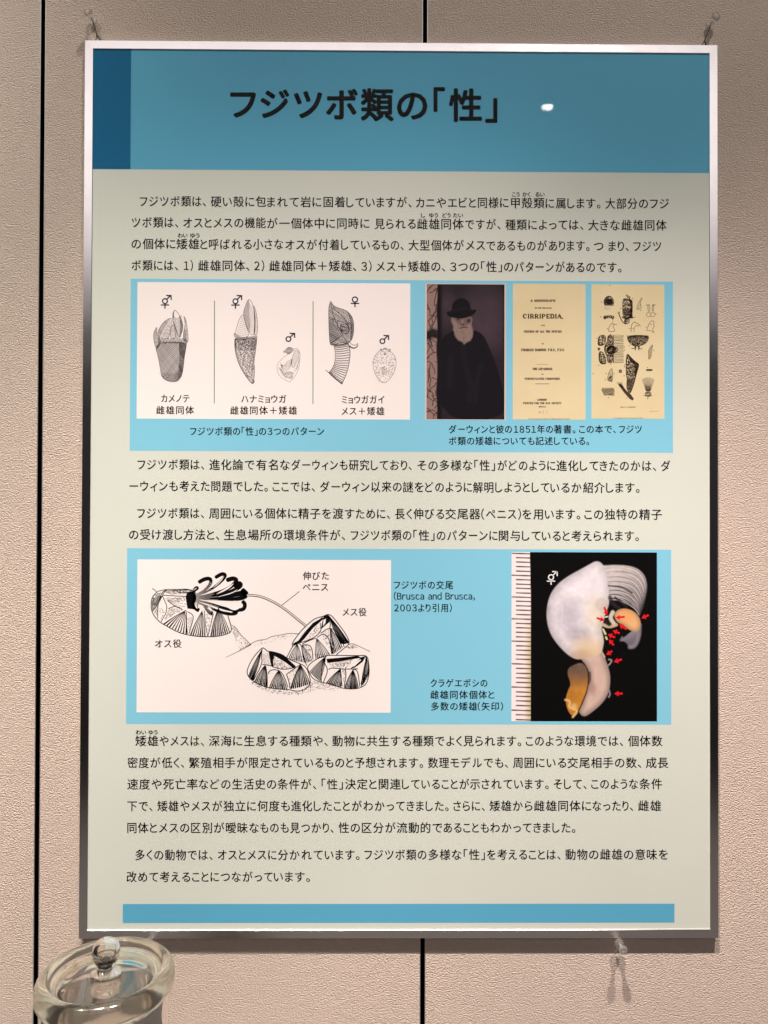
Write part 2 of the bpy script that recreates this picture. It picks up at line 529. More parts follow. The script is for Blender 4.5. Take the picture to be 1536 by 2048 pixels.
def text_line(parent, segs, yc, size, name='text_line', layer=2, material=None, yr=None, **kw):
    ink = Ink(); ink2 = Ink()
    for s_ in segs:
        y = yc if yr is None else yc + (yr - yc) * ((s_[1] + s_[2]) / 2 - 260) / (1340 - 260)
        ink.ox, ink.oy = -BOLD, -BOLD * .6
        seg(ink, s_[0], s_[1], s_[2], y, size, **kw)
        ink2.ox, ink2.oy = BOLD, BOLD * .6
        seg(ink2, s_[0], s_[1], s_[2], y, size, **kw)
    n = len(ink.v)
    ink.v += ink2.v; ink.f += [tuple(i + n for i in f) for f in ink2.f]     # second strike gives the printed weight
    ink.lift = n
    return ink.build(name, layer, material or M_ink, parent)

# header ------------------------------------------------------------
hx0, hz0 = -W2 + 0.0067, PZ + H2 - 0.0067
_, hzb = on(187, 338.2)
hxb, _ = on(261.8, 200)
def rectw(name, x0, x1, z0, z1, layer, m, parent):
    y = LAY[layer]
    return obj(name, [(x0, y, z0), (x1, y, z0), (x1, y, z1), (x0, y, z1)], [(0, 1, 2, 3)], m, parent)
header = rectw('header_band', hxb, W2 - 0.0067, hzb, hz0, 0, M_head, poster)
rectw('header_block', hx0, hxb, hzb, hz0, 0, M_dark, poster)
title = None
for q_, (dx_, dy_) in enumerate(((0, 0), (1, 1), (1, -1), (-1, 1), (-1, -1), (1.3, 0), (-1.3, 0), (0, 1.3), (0, -1.3))):
    tt = Ink(dx_ * 1.4, dy_ * 1.4)
    for ch, a, b, yc, sz in (('フ', 460.5, 512.3, 209, 63), ('ジ', 521, 578.7, 209, 63), ('ツ', 587.5, 644.7, 209.5, 63), ('ボ', 652, 715.8, 210.5, 65),
                     ('類', 721.3, 787.7, 210.8, 67), ('の', 793.7, 854.9, 211.5, 66), ('「', 867, 890, 211, 69),
                     ('性', 897.6, 964, 212, 67), ('」', 970.5, 994.7, 212.5, 69)):
        seg(tt, ch, a + 1.7, b - 1.7, yc, sz)
    LAY.append(LAY[2] - 0.000004 * q_)
    o = tt.build('title_lettering', len(LAY) - 1, M_ink, header)
    if title is None: title = o
    else:                                             # thicken the strokes: one lettering mesh
        n0 = [tuple(v.co) for v in title.data.vertices] + [tuple(v.co) for v in o.data.vertices]
        k0 = len(title.data.vertices)
        f0 = [tuple(p.vertices) for p in title.data.polygons] + [tuple(i + k0 for i in p.vertices) for p in o.data.polygons]
        me = bpy.data.meshes.new('title_lettering'); me.from_pydata(n0, [], f0); me.materials.append(M_ink); title.data = me
        bpy.data.objects.remove(o)
title.name = 'title_lettering'
rectw('footer_band', on(245.6, 1808)[0], on(1349, 1845.3)[0], on(1349, 1845.3)[1], on(245.6, 1808)[1], 0, M_head, poster)

# body text ----------------------------------------------------------
S = 22.4; P = 24.2
lines = [
 (402.6, 407.9, [("フジツボ類は、", 279.7, 411.7), ("硬い殻に包", 421.9, 532.2), ("まれて岩に固着", 534.6, 689.9), ("していますが、", 692.9, 823), ("カニやエビと同様に", 832.2, 1016.8), ("甲殻類", 1022.3, 1088.7), ("に属します。", 1091.3, 1200.6), ("大部分のフジ", 1210.8, 1337.7)]),
 (444.9, 451.4, [("ツボ類は、", 263.7, 356.4), ("オスとメスの機能", 366.8, 531.3), ("が一個体中に同時に", 534.6, 738.4), ("見られる", 749.5, 831.3), ("雌雄同体", 834.2, 927), ("ですが、", 930.5, 1000.8), ("種類によっては、", 1010.9, 1166.4), ("大きな雌雄同体", 1176.6, 1333)]),
 (487.9, 493.2, [("の個体に", 263.3, 350.6), ("矮雄", 353.1, 398.4), ("と呼ばれる小さな", 400.8, 566.5), ("オスが付着している", 570.8, 759.8), ("もの、", 762.2, 807.1), ("大型個体がメス", 817.2, 969.9), ("であるものがあります。", 972.9, 1178.8), ("つ", 1187.9, 1206.5), ("まり、", 1217.2, 1257.3), ("フジツ", 1267, 1322.1)]),
 (530.9, 535.6, [("ボ類には、", 263.3, 356), ("1)", 368.2, 385.7), ("雌雄同体、", 396.5, 499), ("2)", 508.8, 528.3), ("雌雄同体＋矮雄、", 538.9, 712.4), ("3)", 723.1, 743), ("メス＋矮雄の、", 752.4, 890.2), ("3つの「性」の", 900.6, 1026.2), ("パターンが", 1029.5, 1129.3), ("あるのです。", 1132.3, 1242.6)]),
 (929.3, 932.3, [("フジツボ類は、", 275.4, 408.2), ("進化論で", 419, 508.8), ("有名な", 512.7, 579.2), ("ダーウィンも", 582.9, 694.8), ("研究しており、", 698.1, 823.4), ("その多様な", 835.2, 944.5), ("「性」", 948.8, 989.8), ("がどのように", 995.3, 1110.4), ("進化して", 1113.1, 1196.7), ("きたのかは、", 1199.6, 1312), ("ダ", 1322.1, 1340.3)]),
 (972.3, 976.3, [("ーウィンも考えた", 259.4, 419), ("問題でした。", 422.9, 535.5), ("ここでは、", 545.4, 629.8), ("ダーウィン以来の", 640.1, 803.2), ("謎を", 805.9, 846.9), ("どのように", 850.4, 943.6), ("解明しようとして", 946.1, 1098.5), ("いるか紹介します。", 1101, 1278.8)]),
 (1026.6, 1029.5, [("フジツボ類は、", 274.8, 407.8), ("周囲にいる個体に", 418.4, 593.8), ("精子を渡す", 596.8, 708.5), ("ために、", 711.8, 779.8), ("長く伸びる", 790.5, 887.9), ("交尾器", 890.8, 960.5), ("(ペニス)", 962.7, 1041.8), ("を用います。", 1045.1, 1160.2), ("この独特の", 1169, 1274.8), ("精子", 1278.4, 1323.7)]),
 (1069.5, 1072.6, [("の受け渡し", 258.4, 364.3), ("方法と、", 366.8, 438.5), ("生息場所の", 448.2, 563.9), ("環境条件が、", 567.5, 690.3), ("フジツボ類の", 702, 822.5), ("「性」", 827, 868.8), ("のパターンに", 873.8, 994.9), ("関与して", 997.9, 1081.1), ("いると考えられます。", 1083.8, 1277.4)]),
 (1482.2, 1482.4, [("矮雄", 270.9, 316.4), ("やメスは、", 319.3, 407.8), ("深海に生息", 418, 532.7), ("する種類や、", 536, 655.2), ("動物に共生する", 664.9, 821.9), ("種類でよく", 825, 923.6), ("見られます。", 927, 1042.2), ("このような", 1052, 1146.5), ("環境では、", 1149.8, 1245.9), ("個体数", 1256.3, 1324.6)]),
 (1525.8, 1525.8, [("密度が低く、", 255.3, 368.2), ("繁殖相手が", 377.9, 495.1), ("限定されている", 498.4, 646.6), ("ものと予想", 649.9, 751.4), ("されます。", 754.8, 845.9), ("数理モデルでも、", 856.3, 1015.8), ("周囲にいる", 1026.2, 1131.9), ("交尾相手の数、", 1135.2, 1282.3), ("成長", 1292, 1336.4)]),
 (1568.8, 1568.3, [("速度や死亡率", 254.9, 394.9), ("などの生活史の", 397.9, 552.2), ("条件が、", 555.2, 632.3), ("「性」", 643.4, 685.6), ("決定と関連", 690.5, 801.3), ("していることが", 804.2, 938.3), ("示されています。", 940.2, 1097.1), ("そして、", 1107.5, 1172.9), ("このような", 1182.7, 1275.8), ("条件", 1278.8, 1324)]),
 (1612.5, 1612.0, [("下で、", 254.9, 305), ("矮雄やメスが", 314.8, 444.3), ("独立に何度も", 447.3, 579.6), ("進化したことが", 582.5, 723.5), ("わかってきました。", 727, 897), ("さらに、", 906.8, 969.5), ("矮雄から", 979.3, 1064.6), ("雌雄同体に", 1068.2, 1182), ("なったり、", 1185.4, 1266), ("雌雄", 1276.4, 1322)]),
 (1656, 1655.6, [("同体とメスの区別", 254.9, 423.8), ("が曖昧な", 428.1, 517.6), ("ものも見つかり、", 520.5, 666.9), ("性の区分が", 677.2, 791), ("流動的で", 793.4, 884.4), ("あることも", 887.5, 977.3), ("わかってきました。", 980.7, 1150.4)]),
 (1710.3, 1709.3, [("多くの動物では、", 270.9, 425.2), ("オスとメスに", 435.9, 552.8), ("分かれています。", 556.1, 718.8), ("フジツボ類の", 729, 852.7), ("多様な", 857, 922.7), ("「性」", 927.5, 969.5), ("を考えることは、", 974.4, 1120.9), ("動物の雌雄の意味を", 1130.9, 1335.4)]),
 (1754.2, 1753, [("改めて考えること", 253.5, 417), ("につながって", 421.3, 545), ("います。", 547.7, 619.6)]),
]
ruby = {0: (389, [("こう", 1024.2, 1039.3), ("かく", 1045.1, 1060.7), ("るい", 1070.5, 1089)]),
        1: (430.7, [("し", 842, 849.8), ("ゆう", 858.6, 875.8), ("どう", 885, 901.2), ("たい", 906.4, 926)]),
        2: (471.1, [("わい", 355.9, 375), ("ゆう", 380.9, 399)]),
        8: (1464.6, [("わい", 271.9, 292), ("ゆう", 297.5, 315)])}
for i, (yl, yr, segs) in enumerate(lines):
    ln = text_line(poster, segs, yl, S, yr=yr, pitch=P)
    if i in ruby:
        text_line(ln, ruby[i][1], ruby[i][0], 10.2, name='reading_aid', gap=0.06)

# ------------------------------------------------------------------ sex symbols
def symbol(ink, cx, cy, r, w, kind, k=1.0):
    ink.ring(cx, cy, r - w * 0.5, r + w * 0.5)
    if kind in ('f', 'h'):
        ink.line(cx, cy + r, cx, cy + r + 52 * k, w)
        ink.line(cx - 43 * k, cy + r + 14 * k, cx + 43 * k, cy + r + 14 * k, w * 0.95)
    if kind in ('m', 'h'):
        a = R(-45)
        tx, ty = cx + 60 * k, cy - 60 * k
        ink.line(cx + r * .72, cy - r * .72, tx, ty, w)
        ink.line(tx + 6 * k, ty + w * .3, tx - 48 * k, ty + w * .1, w)
        ink.line(tx + 2 * k, ty - w * .3, tx + 4 * k, ty + 48 * k, w)

# ------------------------------------------------------------------ figure panel 1
fig1 = patch('figure_panel', 261.4, 557.4, 1346, 905.6, 0, M_panel, poster)
patch('picture_ground', 275, 564, 819.9, 839.3, 1, M_white, fig1)
for ox_, pts_ in ((260, [(865, 262), (863, 1315)]), (540, [(441, 268), (440, 1322)])):
    g = Ink(ox_, 550, 5.12); g.stroke(pts_, 8); g.build('divider_rule', 2, M_green, fig1)
for ox_, cx_, cy_, r_, kd in ((260, 358, 268, 25, 'h'), (260, 1080, 269, 25, 'h'), (540, 189, 656, 24, 'm'), (540, 1151, 678, 24, 'm'), (540, 870, 251, 26, 'f')):
    sy = Ink(ox_, 550, 5.12); symbol(sy, cx_, cy_, r_, 12.5, kd); sy.build('sex_symbol', 3, M_navy, fig1)

def barnacle_a():
    d = Ink(260, 550, 5.12)
    stalk = [(262, 745), (285, 820), (300, 900), (318, 1000), (326, 1045), (370, 1080), (435, 1097), (495, 1085), (530, 1030), (545, 950), (558, 830), (575, 740), (580, 700), (520, 690), (440, 684), (360, 690), (300, 700)]
    p = chaikin(stalk, 1, True)
    d.stroke(p + p[:1], 4)
    d.hatch(stalk, 52, 14, 4.6, jit=1); d.hatch(stalk, -52, 14, 4.4, jit=1); d.hatch([(500, 690), (578, 700), (560, 830), (540, 1000), (480, 1080), (505, 850)], 52, 7, 3.2)
    d.hatch([(300, 1000), (440, 1010), (540, 960), (530, 1040), (480, 1090), (400, 1090), (330, 1050)], 85, 11, 4, jit=3, dash=14)
    d.hatch([(500, 690), (578, 700), (560, 830), (540, 1000), (500, 1060), (515, 850)], 80, 6, 2.6, dash=18, jit=2)
    R_ = [(452, 358), (478, 372), (518, 430), (543, 505), (536, 580), (502, 650), (470, 560), (440, 480), (437, 400)]
    d.plate(R_, 4.5, 0, 0, 0)
    for i in range(16):                               # chevron growth lines
        y = 420 + i * 14
        d.curve([(444 + i * 1.5, y), (480 + i, y + 34), (528 - i * .3, y - 8)], 3.2)
    d.poly([(452, 362), (443, 470), (475, 555), (500, 640), (470, 560), (438, 480), (438, 400)])
    d.hatch([(505, 420), (543, 505), (536, 580), (505, 645), (518, 520)], 75, 6, 3.6)
    L_ = [(425, 435), (360, 468), (312, 525), (283, 590), (300, 650), (400, 655), (412, 560), (430, 480)]
    d.plate(L_, 4, 0, 0, 0)
    d.hatch([(415, 440), (360, 470), (312, 527), (288, 588), (305, 640), (345, 560), (400, 470)], 62, 7, 3.6)
    d.hatch([(418, 450), (350, 560), (310, 650), (400, 655), (412, 560)], 6, 11, 3, wob=2)
    M_ = [(438, 490), (418, 560), (412, 650), (470, 660), (462, 570)]
    d.plate(M_, 4, 8, 11, 3)
    d.plate([(280, 525), (250, 572), (239, 625), (250, 700), (272, 760), (312, 705), (300, 640), (272, 592)], 4, 18, 9, 3.6)
    d.plate([(545, 408), (575, 465), (588, 560), (597, 650), (590, 700), (545, 660), (552, 560), (570, 500)], 4, 5, 10, 3)
    d.hatch([(552, 560), (545, 660), (575, 690), (580, 560)], 80, 8, 3)
    for i in range(10):                               # row of small scales
        x = 290 + i * 30
        d.plate([(x, 700 - (i % 2) * 10), (x - 3, 668), (x + 9, 636 + (i * 7) % 17), (x + 22, 664), (x + 24, 702)], 3.6, 90, 7, 2.6)
    d.build('engraved_barnacle', 3, M_eng, fig1)
barnacle_a()
# second stalked barnacle
def barnacle_b():
    d = Ink(260, 550, 5.12)
    big = [(1215, 240), (1245, 275), (1270, 335), (1284, 450), (1280, 560), (1262, 622), (1228, 598), (1195, 530), (1170, 450), (1160, 390), (1182, 315)]
    d.plate(big, 4, 0, 0, 0)
    d.hatch([(1213, 250), (1182, 320), (1161, 392), (1172, 452), (1196, 530), (1226, 590), (1232, 500), (1222, 380), (1228, 300)], 75, 6.5, 2.9)
    for i in range(14):
        y = 310 + i * 20
        d.curve([(1228, y), (1250, y + 16), (1262 + i * .8, y + 6)], 2.6)
    d.poly([(1262, 305), (1278, 420), (1283, 560), (1266, 622), (1274, 500), (1268, 380)])
    d.plate([(1160, 390), (1120, 450), (1092, 540), (1076, 600), (1100, 648), (1162, 652), (1226, 620), (1190, 530)], 4, 0, 0, 0)
    for i in range(11):
        y = 430 + i * 20
        xl_ = 1140 - i * 6; xr = 1172 + i * 4.4
        d.curve([(xl_, y), ((xl_ + xr) / 2, y + 12), (xr, y + 20)], 2.6)
    d.plate([(1262, 300), (1290, 365), (1308, 480), (1308, 605), (1270, 625), (1284, 520), (1280, 400)], 3.6, 20, 14, 2.6)
    d.plate([(1062, 592), (1070, 650), (1170, 662), (1235, 640), (1300, 642), (1306, 622), (1270, 628), (1150, 648), (1080, 605)], 3.6, 60, 9, 2.6)
    st = [(1070, 652), (1075, 780), (1108, 900), (1160, 1000), (1238, 1108), (1265, 1112), (1272, 1040), (1278, 960), (1268, 900), (1285, 780), (1302, 645), (1235, 650), (1165, 664)]
    p = chaikin(st, 1, True)
    d.stroke(p + p[:1], 4)
    d.hatch(st, -4, 8.5, 4.6, dash=26, jit=2, wob=1.2)
    d.hatch([(1070, 655), (1300, 650), (1285, 760), (1180, 780), (1076, 760)], 20, 9, 4.2, dash=14, jit=3)
    d.hatch([(1230, 700), (1298, 660), (1283, 790), (1268, 900), (1276, 960), (1240, 1000)], 70, 8, 2.6, dash=16)
    d.ring(1266, 1090, 8, 12); d.ring(1256, 1106, 5, 9)
    d.build('engraved_barnacle', 3, M_eng, fig1)
    # small male in shell
    d = Ink(540, 550, 5.12)
    o = [(200, 800), (130, 850), (78, 905), (68, 960), (88, 1020), (130, 1066), (170, 1078), (196, 1100), (225, 1080), (262, 1030), (295, 960), (305, 880), (310, 800), (290, 762), (262, 745), (242, 780)]
    p = chaikin(o, 2, True); d.stroke(p + p[:2], 2.6)
    for i in range(6):
        s_ = 1 - i * .13
        d.curve([(110, 900 + i * 4), (125 + i * 6, 985 - i * 12), (170, 990 - i * 20), (215, 935 - i * 14), (228, 860)], 2.4)
    for i in range(8):
        d.curve([(78 + i * 7, 945 + i * 12), (100 + i * 6, 950 + i * 11), (128 + i * 4, 990 + i * 5)], 2.2)
    for i in range(6): d.curve([(240 + i * 10, 980 - i * 20), (262 + i * 7, 985 - i * 18), (285 + i * 3, 940 - i * 20)], 2.2)
    d.plate([(262, 760), (225, 850), (222, 945), (245, 950), (290, 850), (304, 790)], 2.6, 60, 12, 2.2)
    d.hatch([(150, 1000), (200, 985), (245, 1000), (225, 1070), (150, 1050)], 80, 6, 2.6, dash=30)
    d.hatch([(185, 735), (245, 750), (240, 790), (205, 812), (130, 790)], 8, 8, 4.4, cut=.25)
    d.build('engraved_barnacle', 3, M_eng, fig1)
    # third stalked barnacle
    d = Ink(540, 550, 5.12)
    hd = [(620, 265), (601, 330), (602, 450), (605, 560), (612, 690), (625, 722), (680, 708), (740, 692), (800, 700), (836, 668), (855, 600), (858, 500), (842, 430), (792, 370), (740, 350), (662, 325), (636, 295)]
    p = chaikin(hd, 1, True); d.stroke(p + p[:1], 5)
    d.hatch(hd, 32, 10, 4.2); d.hatch(hd, -38, 15, 2.4, dash=30)
    d.hatch([(602, 450), (640, 440), (700, 600), (720, 640), (640, 715), (614, 700)], 62, 12, 4.6)
    d.hatch([(800, 380), (842, 430), (858, 500), (855, 600), (830, 660), (815, 560), (820, 450)], 80, 10, 4.6)
    for c in ([(622, 300), (650, 430), (745, 620), (790, 690)], [(640, 330), (720, 400), (790, 480), (815, 560)], [(605, 430), (650, 450), (760, 490), (815, 500)], [(690, 470), (690, 560), (735, 630)], [(790, 372), (828, 450), (838, 560), (825, 660)], [(620, 700), (690, 650), (740, 620)]):
        d.curve(c, 5.5)
    d.plate([(712, 505), (800, 500), (812, 585), (780, 610), (730, 590)], 6, 40, 12, 5)
    d.plate([(805, 665), (822, 702), (860, 722), (885, 715), (901, 695), (898, 735), (862, 756), (825, 745), (800, 712)], 4.5, 0, 0, 0); d.curve([(812, 722), (840, 748), (880, 746), (899, 722)], 9)
    # peduncle rings
    Lp = chaikin([(652, 716), (672, 800), (664, 900), (640, 955), (604, 1000)], 2)
    Rp = chaikin([(800, 695), (824, 780), (812, 900), (785, 1010), (737, 1115)], 2)
    def along(P, t):
        i = t * (len(P) - 1); k = min(int(i), len(P) - 2); u = i - k
        return (P[k][0] * (1 - u) + P[k + 1][0] * u, P[k][1] * (1 - u) + P[k + 1][1] * u)
    for i in range(21):
        t = i / 20; a = along(Lp, t); b = along(Rp, t); m = ((a[0] + b[0]) / 2 - 3, (a[1] + b[1]) / 2 + 8)
        d.stroke(chaikin([a, m, b], 2), 5.5)
        for q in range(9):
            u = (q + .5 * (i % 2)) / 9
            x = a[0] + (b[0] - a[0]) * u; y = a[1] + (b[1] - a[1]) * u
            d.stroke([(x, y), (x + 5, y + 15)], 2.4)
    d.stroke(Lp, 4); d.stroke(Rp, 5.5)
    d.stroke([(570, 970), (640, 1035), (737, 1117)], 6)
    d.build('engraved_barnacle', 3, M_eng, fig1)
    # larva
    d = Ink(540, 550, 5.12)
    o = [(1180, 747), (1110, 780), (1066, 840), (1052, 900), (1060, 965), (1085, 1032), (1122, 1085), (1165, 1110), (1208, 1085), (1260, 1020), (1289, 945), (1292, 865), (1268, 812), (1225, 776)]
    p = chaikin(o, 2, True); d.stroke(p + p[:2], 3)
    for _ in range(330):
        x, y = rng.uniform(1055, 1290), rng.uniform(780, 1105)
        if inside(o, x, y): d.stroke([(x, y), (x + 6 * (1 if x > 1175 else -1), y + 3)], 4.2)
    d.ring(1180, 765, 16, 20, 14, math.pi, 2 * math.pi); d.ring(1180, 808, 6, 12); d.ring(1140, 765, 5, 9); d.ring(1222, 765, 5, 9)
    d.curve([(1128, 760), (1150, 800), (1180, 745), (1215, 800), (1235, 760)], 3)
    for x in (1148, 1160, 1176, 1190): d.stroke([(x, 950), (x, 1010), (x + 6, 1028)], 4)
    d.build('engraved_barnacle', 3, M_eng, fig1)
barnacle_b()
cs_ = 17.4; cp_ = 19.7
for segs, yc in (([("カメノテ", 322.5, 378.8)], 797.3), ([("雌雄同体", 312.7, 387.9)], 820.7), ([("ハナミョウガ", 482.7, 572.2)], 798.3),
                 ([("雌雄同体＋矮雄", 460.8, 593.7)], 821.3), ([("ミョウガガイ", 683.6, 768.5)], 799.6), ([("メス＋矮雄", 683, 768.5)], 822.6)):
    text_line(fig1, segs, yc, cs_, name='figure_label', layer=3, pitch=cp_)
text_line(fig1, [("フジツボ類の「性」の3つのパターン", 380.5, 648)], 863, 18, name='caption', pitch=19.4)
text_line(fig1, [("ダーウィンと彼の", 897.8, 1023.6), ("1851年の", 1027.7, 1105.6), ("著書。", 1107.5, 1150.7), ("この本で、", 1158.4, 1231.4), ("フジツ", 1238.2, 1283.3)], 858.8, 17.6, name='caption', pitch=19.4)
text_line(fig1, [("ボ類の矮雄についても", 897.8, 1068.7), ("記述している。", 1071.4, 1178)], 882.2, 17.6, name='caption', pitch=19.4)

# printed photographs as fine colour grids -------------------------------------
def smooth(e0, e1, x):
    t = np.clip((x - e0) / (e1 - e0), 0, 1); return t * t * (3 - 2 * t)
def vnoise(X, Y, sc, seed):
    r = np.random.RandomState(seed); G = r.rand(64, 64)
    x, y = X / sc, Y / sc
    xi, yi = np.floor(x).astype(int), np.floor(y).astype(int)
    u, v = x - xi, y - yi; u = u * u * (3 - 2 * u); v = v * v * (3 - 2 * v)
    g_ = lambda a, b: G[a % 64, b % 64]
    return (g_(xi, yi) * (1 - u) + g_(xi + 1, yi) * u) * (1 - v) + (g_(xi, yi + 1) * (1 - u) + g_(xi + 1, yi + 1) * u) * v
def fbm(X, Y, sc, seed):
    return (vnoise(X, Y, sc, seed) + .5 * vnoise(X, Y, sc / 2, seed + 1) + .25 * vnoise(X, Y, sc / 4, seed + 2)) / 1.75
def sdist(X, Y, poly):
    """signed distance to a polygon, positive inside"""
    dmin = np.full(X.shape, 1e9); ins = np.zeros(X.shape, bool)
    n = len(poly)
    for i in range(n):
        ax, ay = poly[i]; bx, by = poly[(i + 1) % n]
        dx, dy = bx - ax, by - ay
        t = np.clip(((X - ax) * dx + (Y - ay) * dy) / (dx * dx + dy * dy + 1e-9), 0, 1)
        dmin = np.minimum(dmin, np.hypot(X - ax - t * dx, Y - ay - t * dy))
        if ay != by:
            c = ((ay <= Y) != (by <= Y)) & (X < ax + (Y - ay) / (by - ay) * dx)
            ins ^= c
    return np.where(ins, dmin, -dmin)
def seg_d(X, Y, pts):
    d_ = np.full(X.shape, 1e9); tt_ = np.zeros(X.shape); n = len(pts) - 1
    for i in range(n):
        ax, ay = pts[i]; bx, by = pts[i + 1]; dx, dy = bx - ax, by - ay
        t = np.clip(((X - ax) * dx + (Y - ay) * dy) / (dx * dx + dy * dy + 1e-9), 0, 1)
        q = np.hypot(X - ax - t * dx, Y - ay - t * dy)
        m = q < d_; d_ = np.where(m, q, d_); tt_ = np.where(m, (i + t) / n, tt_)
    return d_, tt_
def srgb(r, g_, b): 
    return np.array([((c / 255) / 12.92 if c <= 10 else ((c / 255 + .055) / 1.055) ** 2.4) for c in (r, g_, b)])
def mixc(img, a, col):
    img += (np.asarray(col) - img) * a[..., None]
def photo_grid(name, T, x0, y0, x1, y1, paint, step, layer, parent):
    ox, oy, k = T
    nx, ny = int((x1 - x0) / step), int((y1 - y0) / step)
    xs = np.linspace(x0, x1, nx + 1); ys = np.linspace(y0, y1, ny + 1)
    X, Y = np.meshgrid(xs, ys)
    img = paint(X, Y)
    ax, az = on(ox + x0 / k, oy + y0 / k); bx, bz = on(ox + x1 / k, oy + y1 / k)
    off = origin(parent)
    co = np.zeros((ny + 1, nx + 1, 3))
    co[..., 0] = ax + (bx - ax) * (X - x0) / (x1 - x0) - off.x
    co[..., 1] = LAY[layer] - off.y
    co[..., 2] = az + (bz - az) * (Y - y0) / (y1 - y0) - off.z
    idx = np.arange((ny + 1) * (nx + 1)).reshape(ny + 1, nx + 1)
    q = np.stack([idx[1:, :-1], idx[1:, 1:], idx[:-1, 1:], idx[:-1, :-1]], -1).reshape(-1, 4)
    me = bpy.data.meshes.new(name)
    me.vertices.add(co.size // 3); me.vertices.foreach_set('co', co.ravel())
    me.loops.add(q.size); me.loops.foreach_set('vertex_index', q.ravel())
    me.polygons.add(len(q)); me.polygons.foreach_set('loop_start', np.arange(0, q.size, 4)); me.polygons.foreach_set('loop_total', np.full(len(q), 4))
    me.update(calc_edges=True)
    at_ = me.color_attributes.new('Col', 'FLOAT_COLOR', 'POINT')
    rgba = np.ones((co.size // 3, 4)); rgba[:, :3] = np.clip(img.reshape(-1, 3), 0, 1)
    at_.data.foreach_set('color', rgba.ravel())
    me.materials.append(M_photo)
    o = bpy.data.objects.new(name, me); C.objects.link(o); o.parent = parent
    return o

def paint_portrait(X, Y):
    img = np.zeros(X.shape + (3,)) + srgb(44, 36, 42)
    n = fbm(X, Y, 220, 5)
    glow = smooth(520, 60, np.hypot((X - 900) / 1.0, (Y - 560) / 1.3)) * .8 + smooth(240, 20, np.hypot(X - 370, (Y - 420) / 1.6)) * .6
    mixc(img, np.clip(glow * (0.5 + n * .7), 0, 1), srgb(84, 68, 78))
    # trunk of a vine-covered post at the left
    post = smooth(248 + 10 * np.sin(Y / 90), 236 + 10 * np.sin(Y / 90), X)
    mixc(img, post, srgb(150, 122, 116))
    v = np.zeros(X.shape)
    r = random.Random(3)
    for _ in range(46):
        x, y = r.uniform(95, 240), r.uniform(60, 1960); pts = [(x, y)]
        a = r.uniform(0, 6.28)
        for _k in range(5):
            a += r.uniform(-.7, .7); x += 45 * math.cos(a); y += 55 * math.sin(a); pts.append((x, y))
        dd, t = seg_d(X, Y, pts); v = np.maximum(v, smooth(9, 3, dd))
    mixc(img, v * post * .9, srgb(38, 24, 30))
    mixc(img, post * smooth(95, 40, np.abs(Y - 775 - 20 * np.sin(X / 40))) * .95, srgb(26, 22, 28))
    mixc(img, smooth(70, 10, np.abs(X - 265)) * smooth(235, 255, X), srgb(20, 17, 22))
    # cloaked figure
    cloak = [(250, 1980), (248, 900), (300, 830), (400, 760), (460, 715), (560, 720), (740, 705), (820, 725), (880, 765), (930, 840), (1000, 1010), (1080, 1200), (1140, 1420), (1180, 1600), (1195, 1980)]
    sd = sdist(X, Y, chaikin(cloak, 2, True))
    mixc(img, smooth(-8, 8, sd), srgb(24, 21, 27))
    for pts in ([(610, 920), (640, 1200), (720, 1500), (700, 1700)], [(860, 1200), (800, 1450), (780, 1700)], [(440, 1100), (420, 1500)]):
        dd, t = seg_d(X, Y, pts); mixc(img, smooth(60, 10, dd) * .35 * smooth(0, 20, sd), srgb(38, 34, 42))
    # face, beard
    face = [(430, 520), (440, 600), (475, 660), (560, 680), (680, 670), (725, 600), (745, 520), (600, 470)]
    sf = sdist(X, Y, chaikin(face, 2, True)); mixc(img, smooth(-6, 8, sf), srgb(112, 92, 90))
    beard = [(435, 540), (470, 640), (470, 720), (500, 810), (545, 860), (590, 870), (622, 912), (660, 880), (715, 860), (748, 780), (750, 700), (722, 640), (745, 540), (715, 560), (690, 640), (560, 650), (500, 560)]
    sb = sdist(X, Y, chaikin(beard, 2, True))
    fib = vnoise(X * 3.0, Y * .6, 22, 9)
    mixc(img, smooth(-10, 14, sb + 14 * (fib - .5)), srgb(142, 120, 114))
    mixc(img, smooth(-10, 14, sb) * smooth(.55, .9, fib) * .5, srgb(100, 84, 84))
    mixc(img, smooth(50, 5, np.hypot(X - 690, (Y - 575) / .9)) * .9, srgb(34, 26, 30))   # shaded eye
    mixc(img, smooth(44, 8, np.hypot((X - 535), (Y - 555) / .5)) * .75, srgb(44, 34, 38))
    mixc(img, smooth(22, 4, np.hypot((X - 598) / .8, (Y - 585) / 1.7)) * .8, srgb(160, 136, 128))  # nose
    mixc(img, smooth(24, 6, np.hypot((X - 605) / 1.3, (Y - 632) / .6)) * .9, srgb(40, 30, 34))
    dd, t = seg_d(X, Y, [(560, 684), (610, 666), (665, 668)]); mixc(img, smooth(12, 4, dd) * .85, srgb(44, 34, 38))
    # bowler-like hat
    hat = [(362, 450), (450, 440), (450, 360), (480, 300), (530, 265), (590, 255), (650, 268), (695, 315), (715, 385), (722, 425), (795, 405), (790, 450), (740, 500), (660, 530), (560, 550), (470, 530), (390, 510)]
    sh = sdist(X, Y, chaikin(hat, 2, True)); mixc(img, smooth(-5, 6, sh), srgb(20, 18, 24))
    dd, t = seg_d(X, Y, [(470, 430), (590, 400), (700, 410)]); mixc(img, smooth(40, 5, dd) * .3 * smooth(0, 8, sh), srgb(38, 34, 40))
    mixc(img, smooth(1168, 1186, X), srgb(14, 12, 16))
    img *= (0.92 + 0.16 * vnoise(X, Y, 9, 21))[..., None]
    return img
pb = patch('photo_border', 840 + 76 / 7.06, 560 + 48 / 7.06, 840 + 1213 / 7.06, 560 + 1978 / 7.06, 1, mat('photo_edge', (0.70, 0.55, 0.48), .7), fig1)
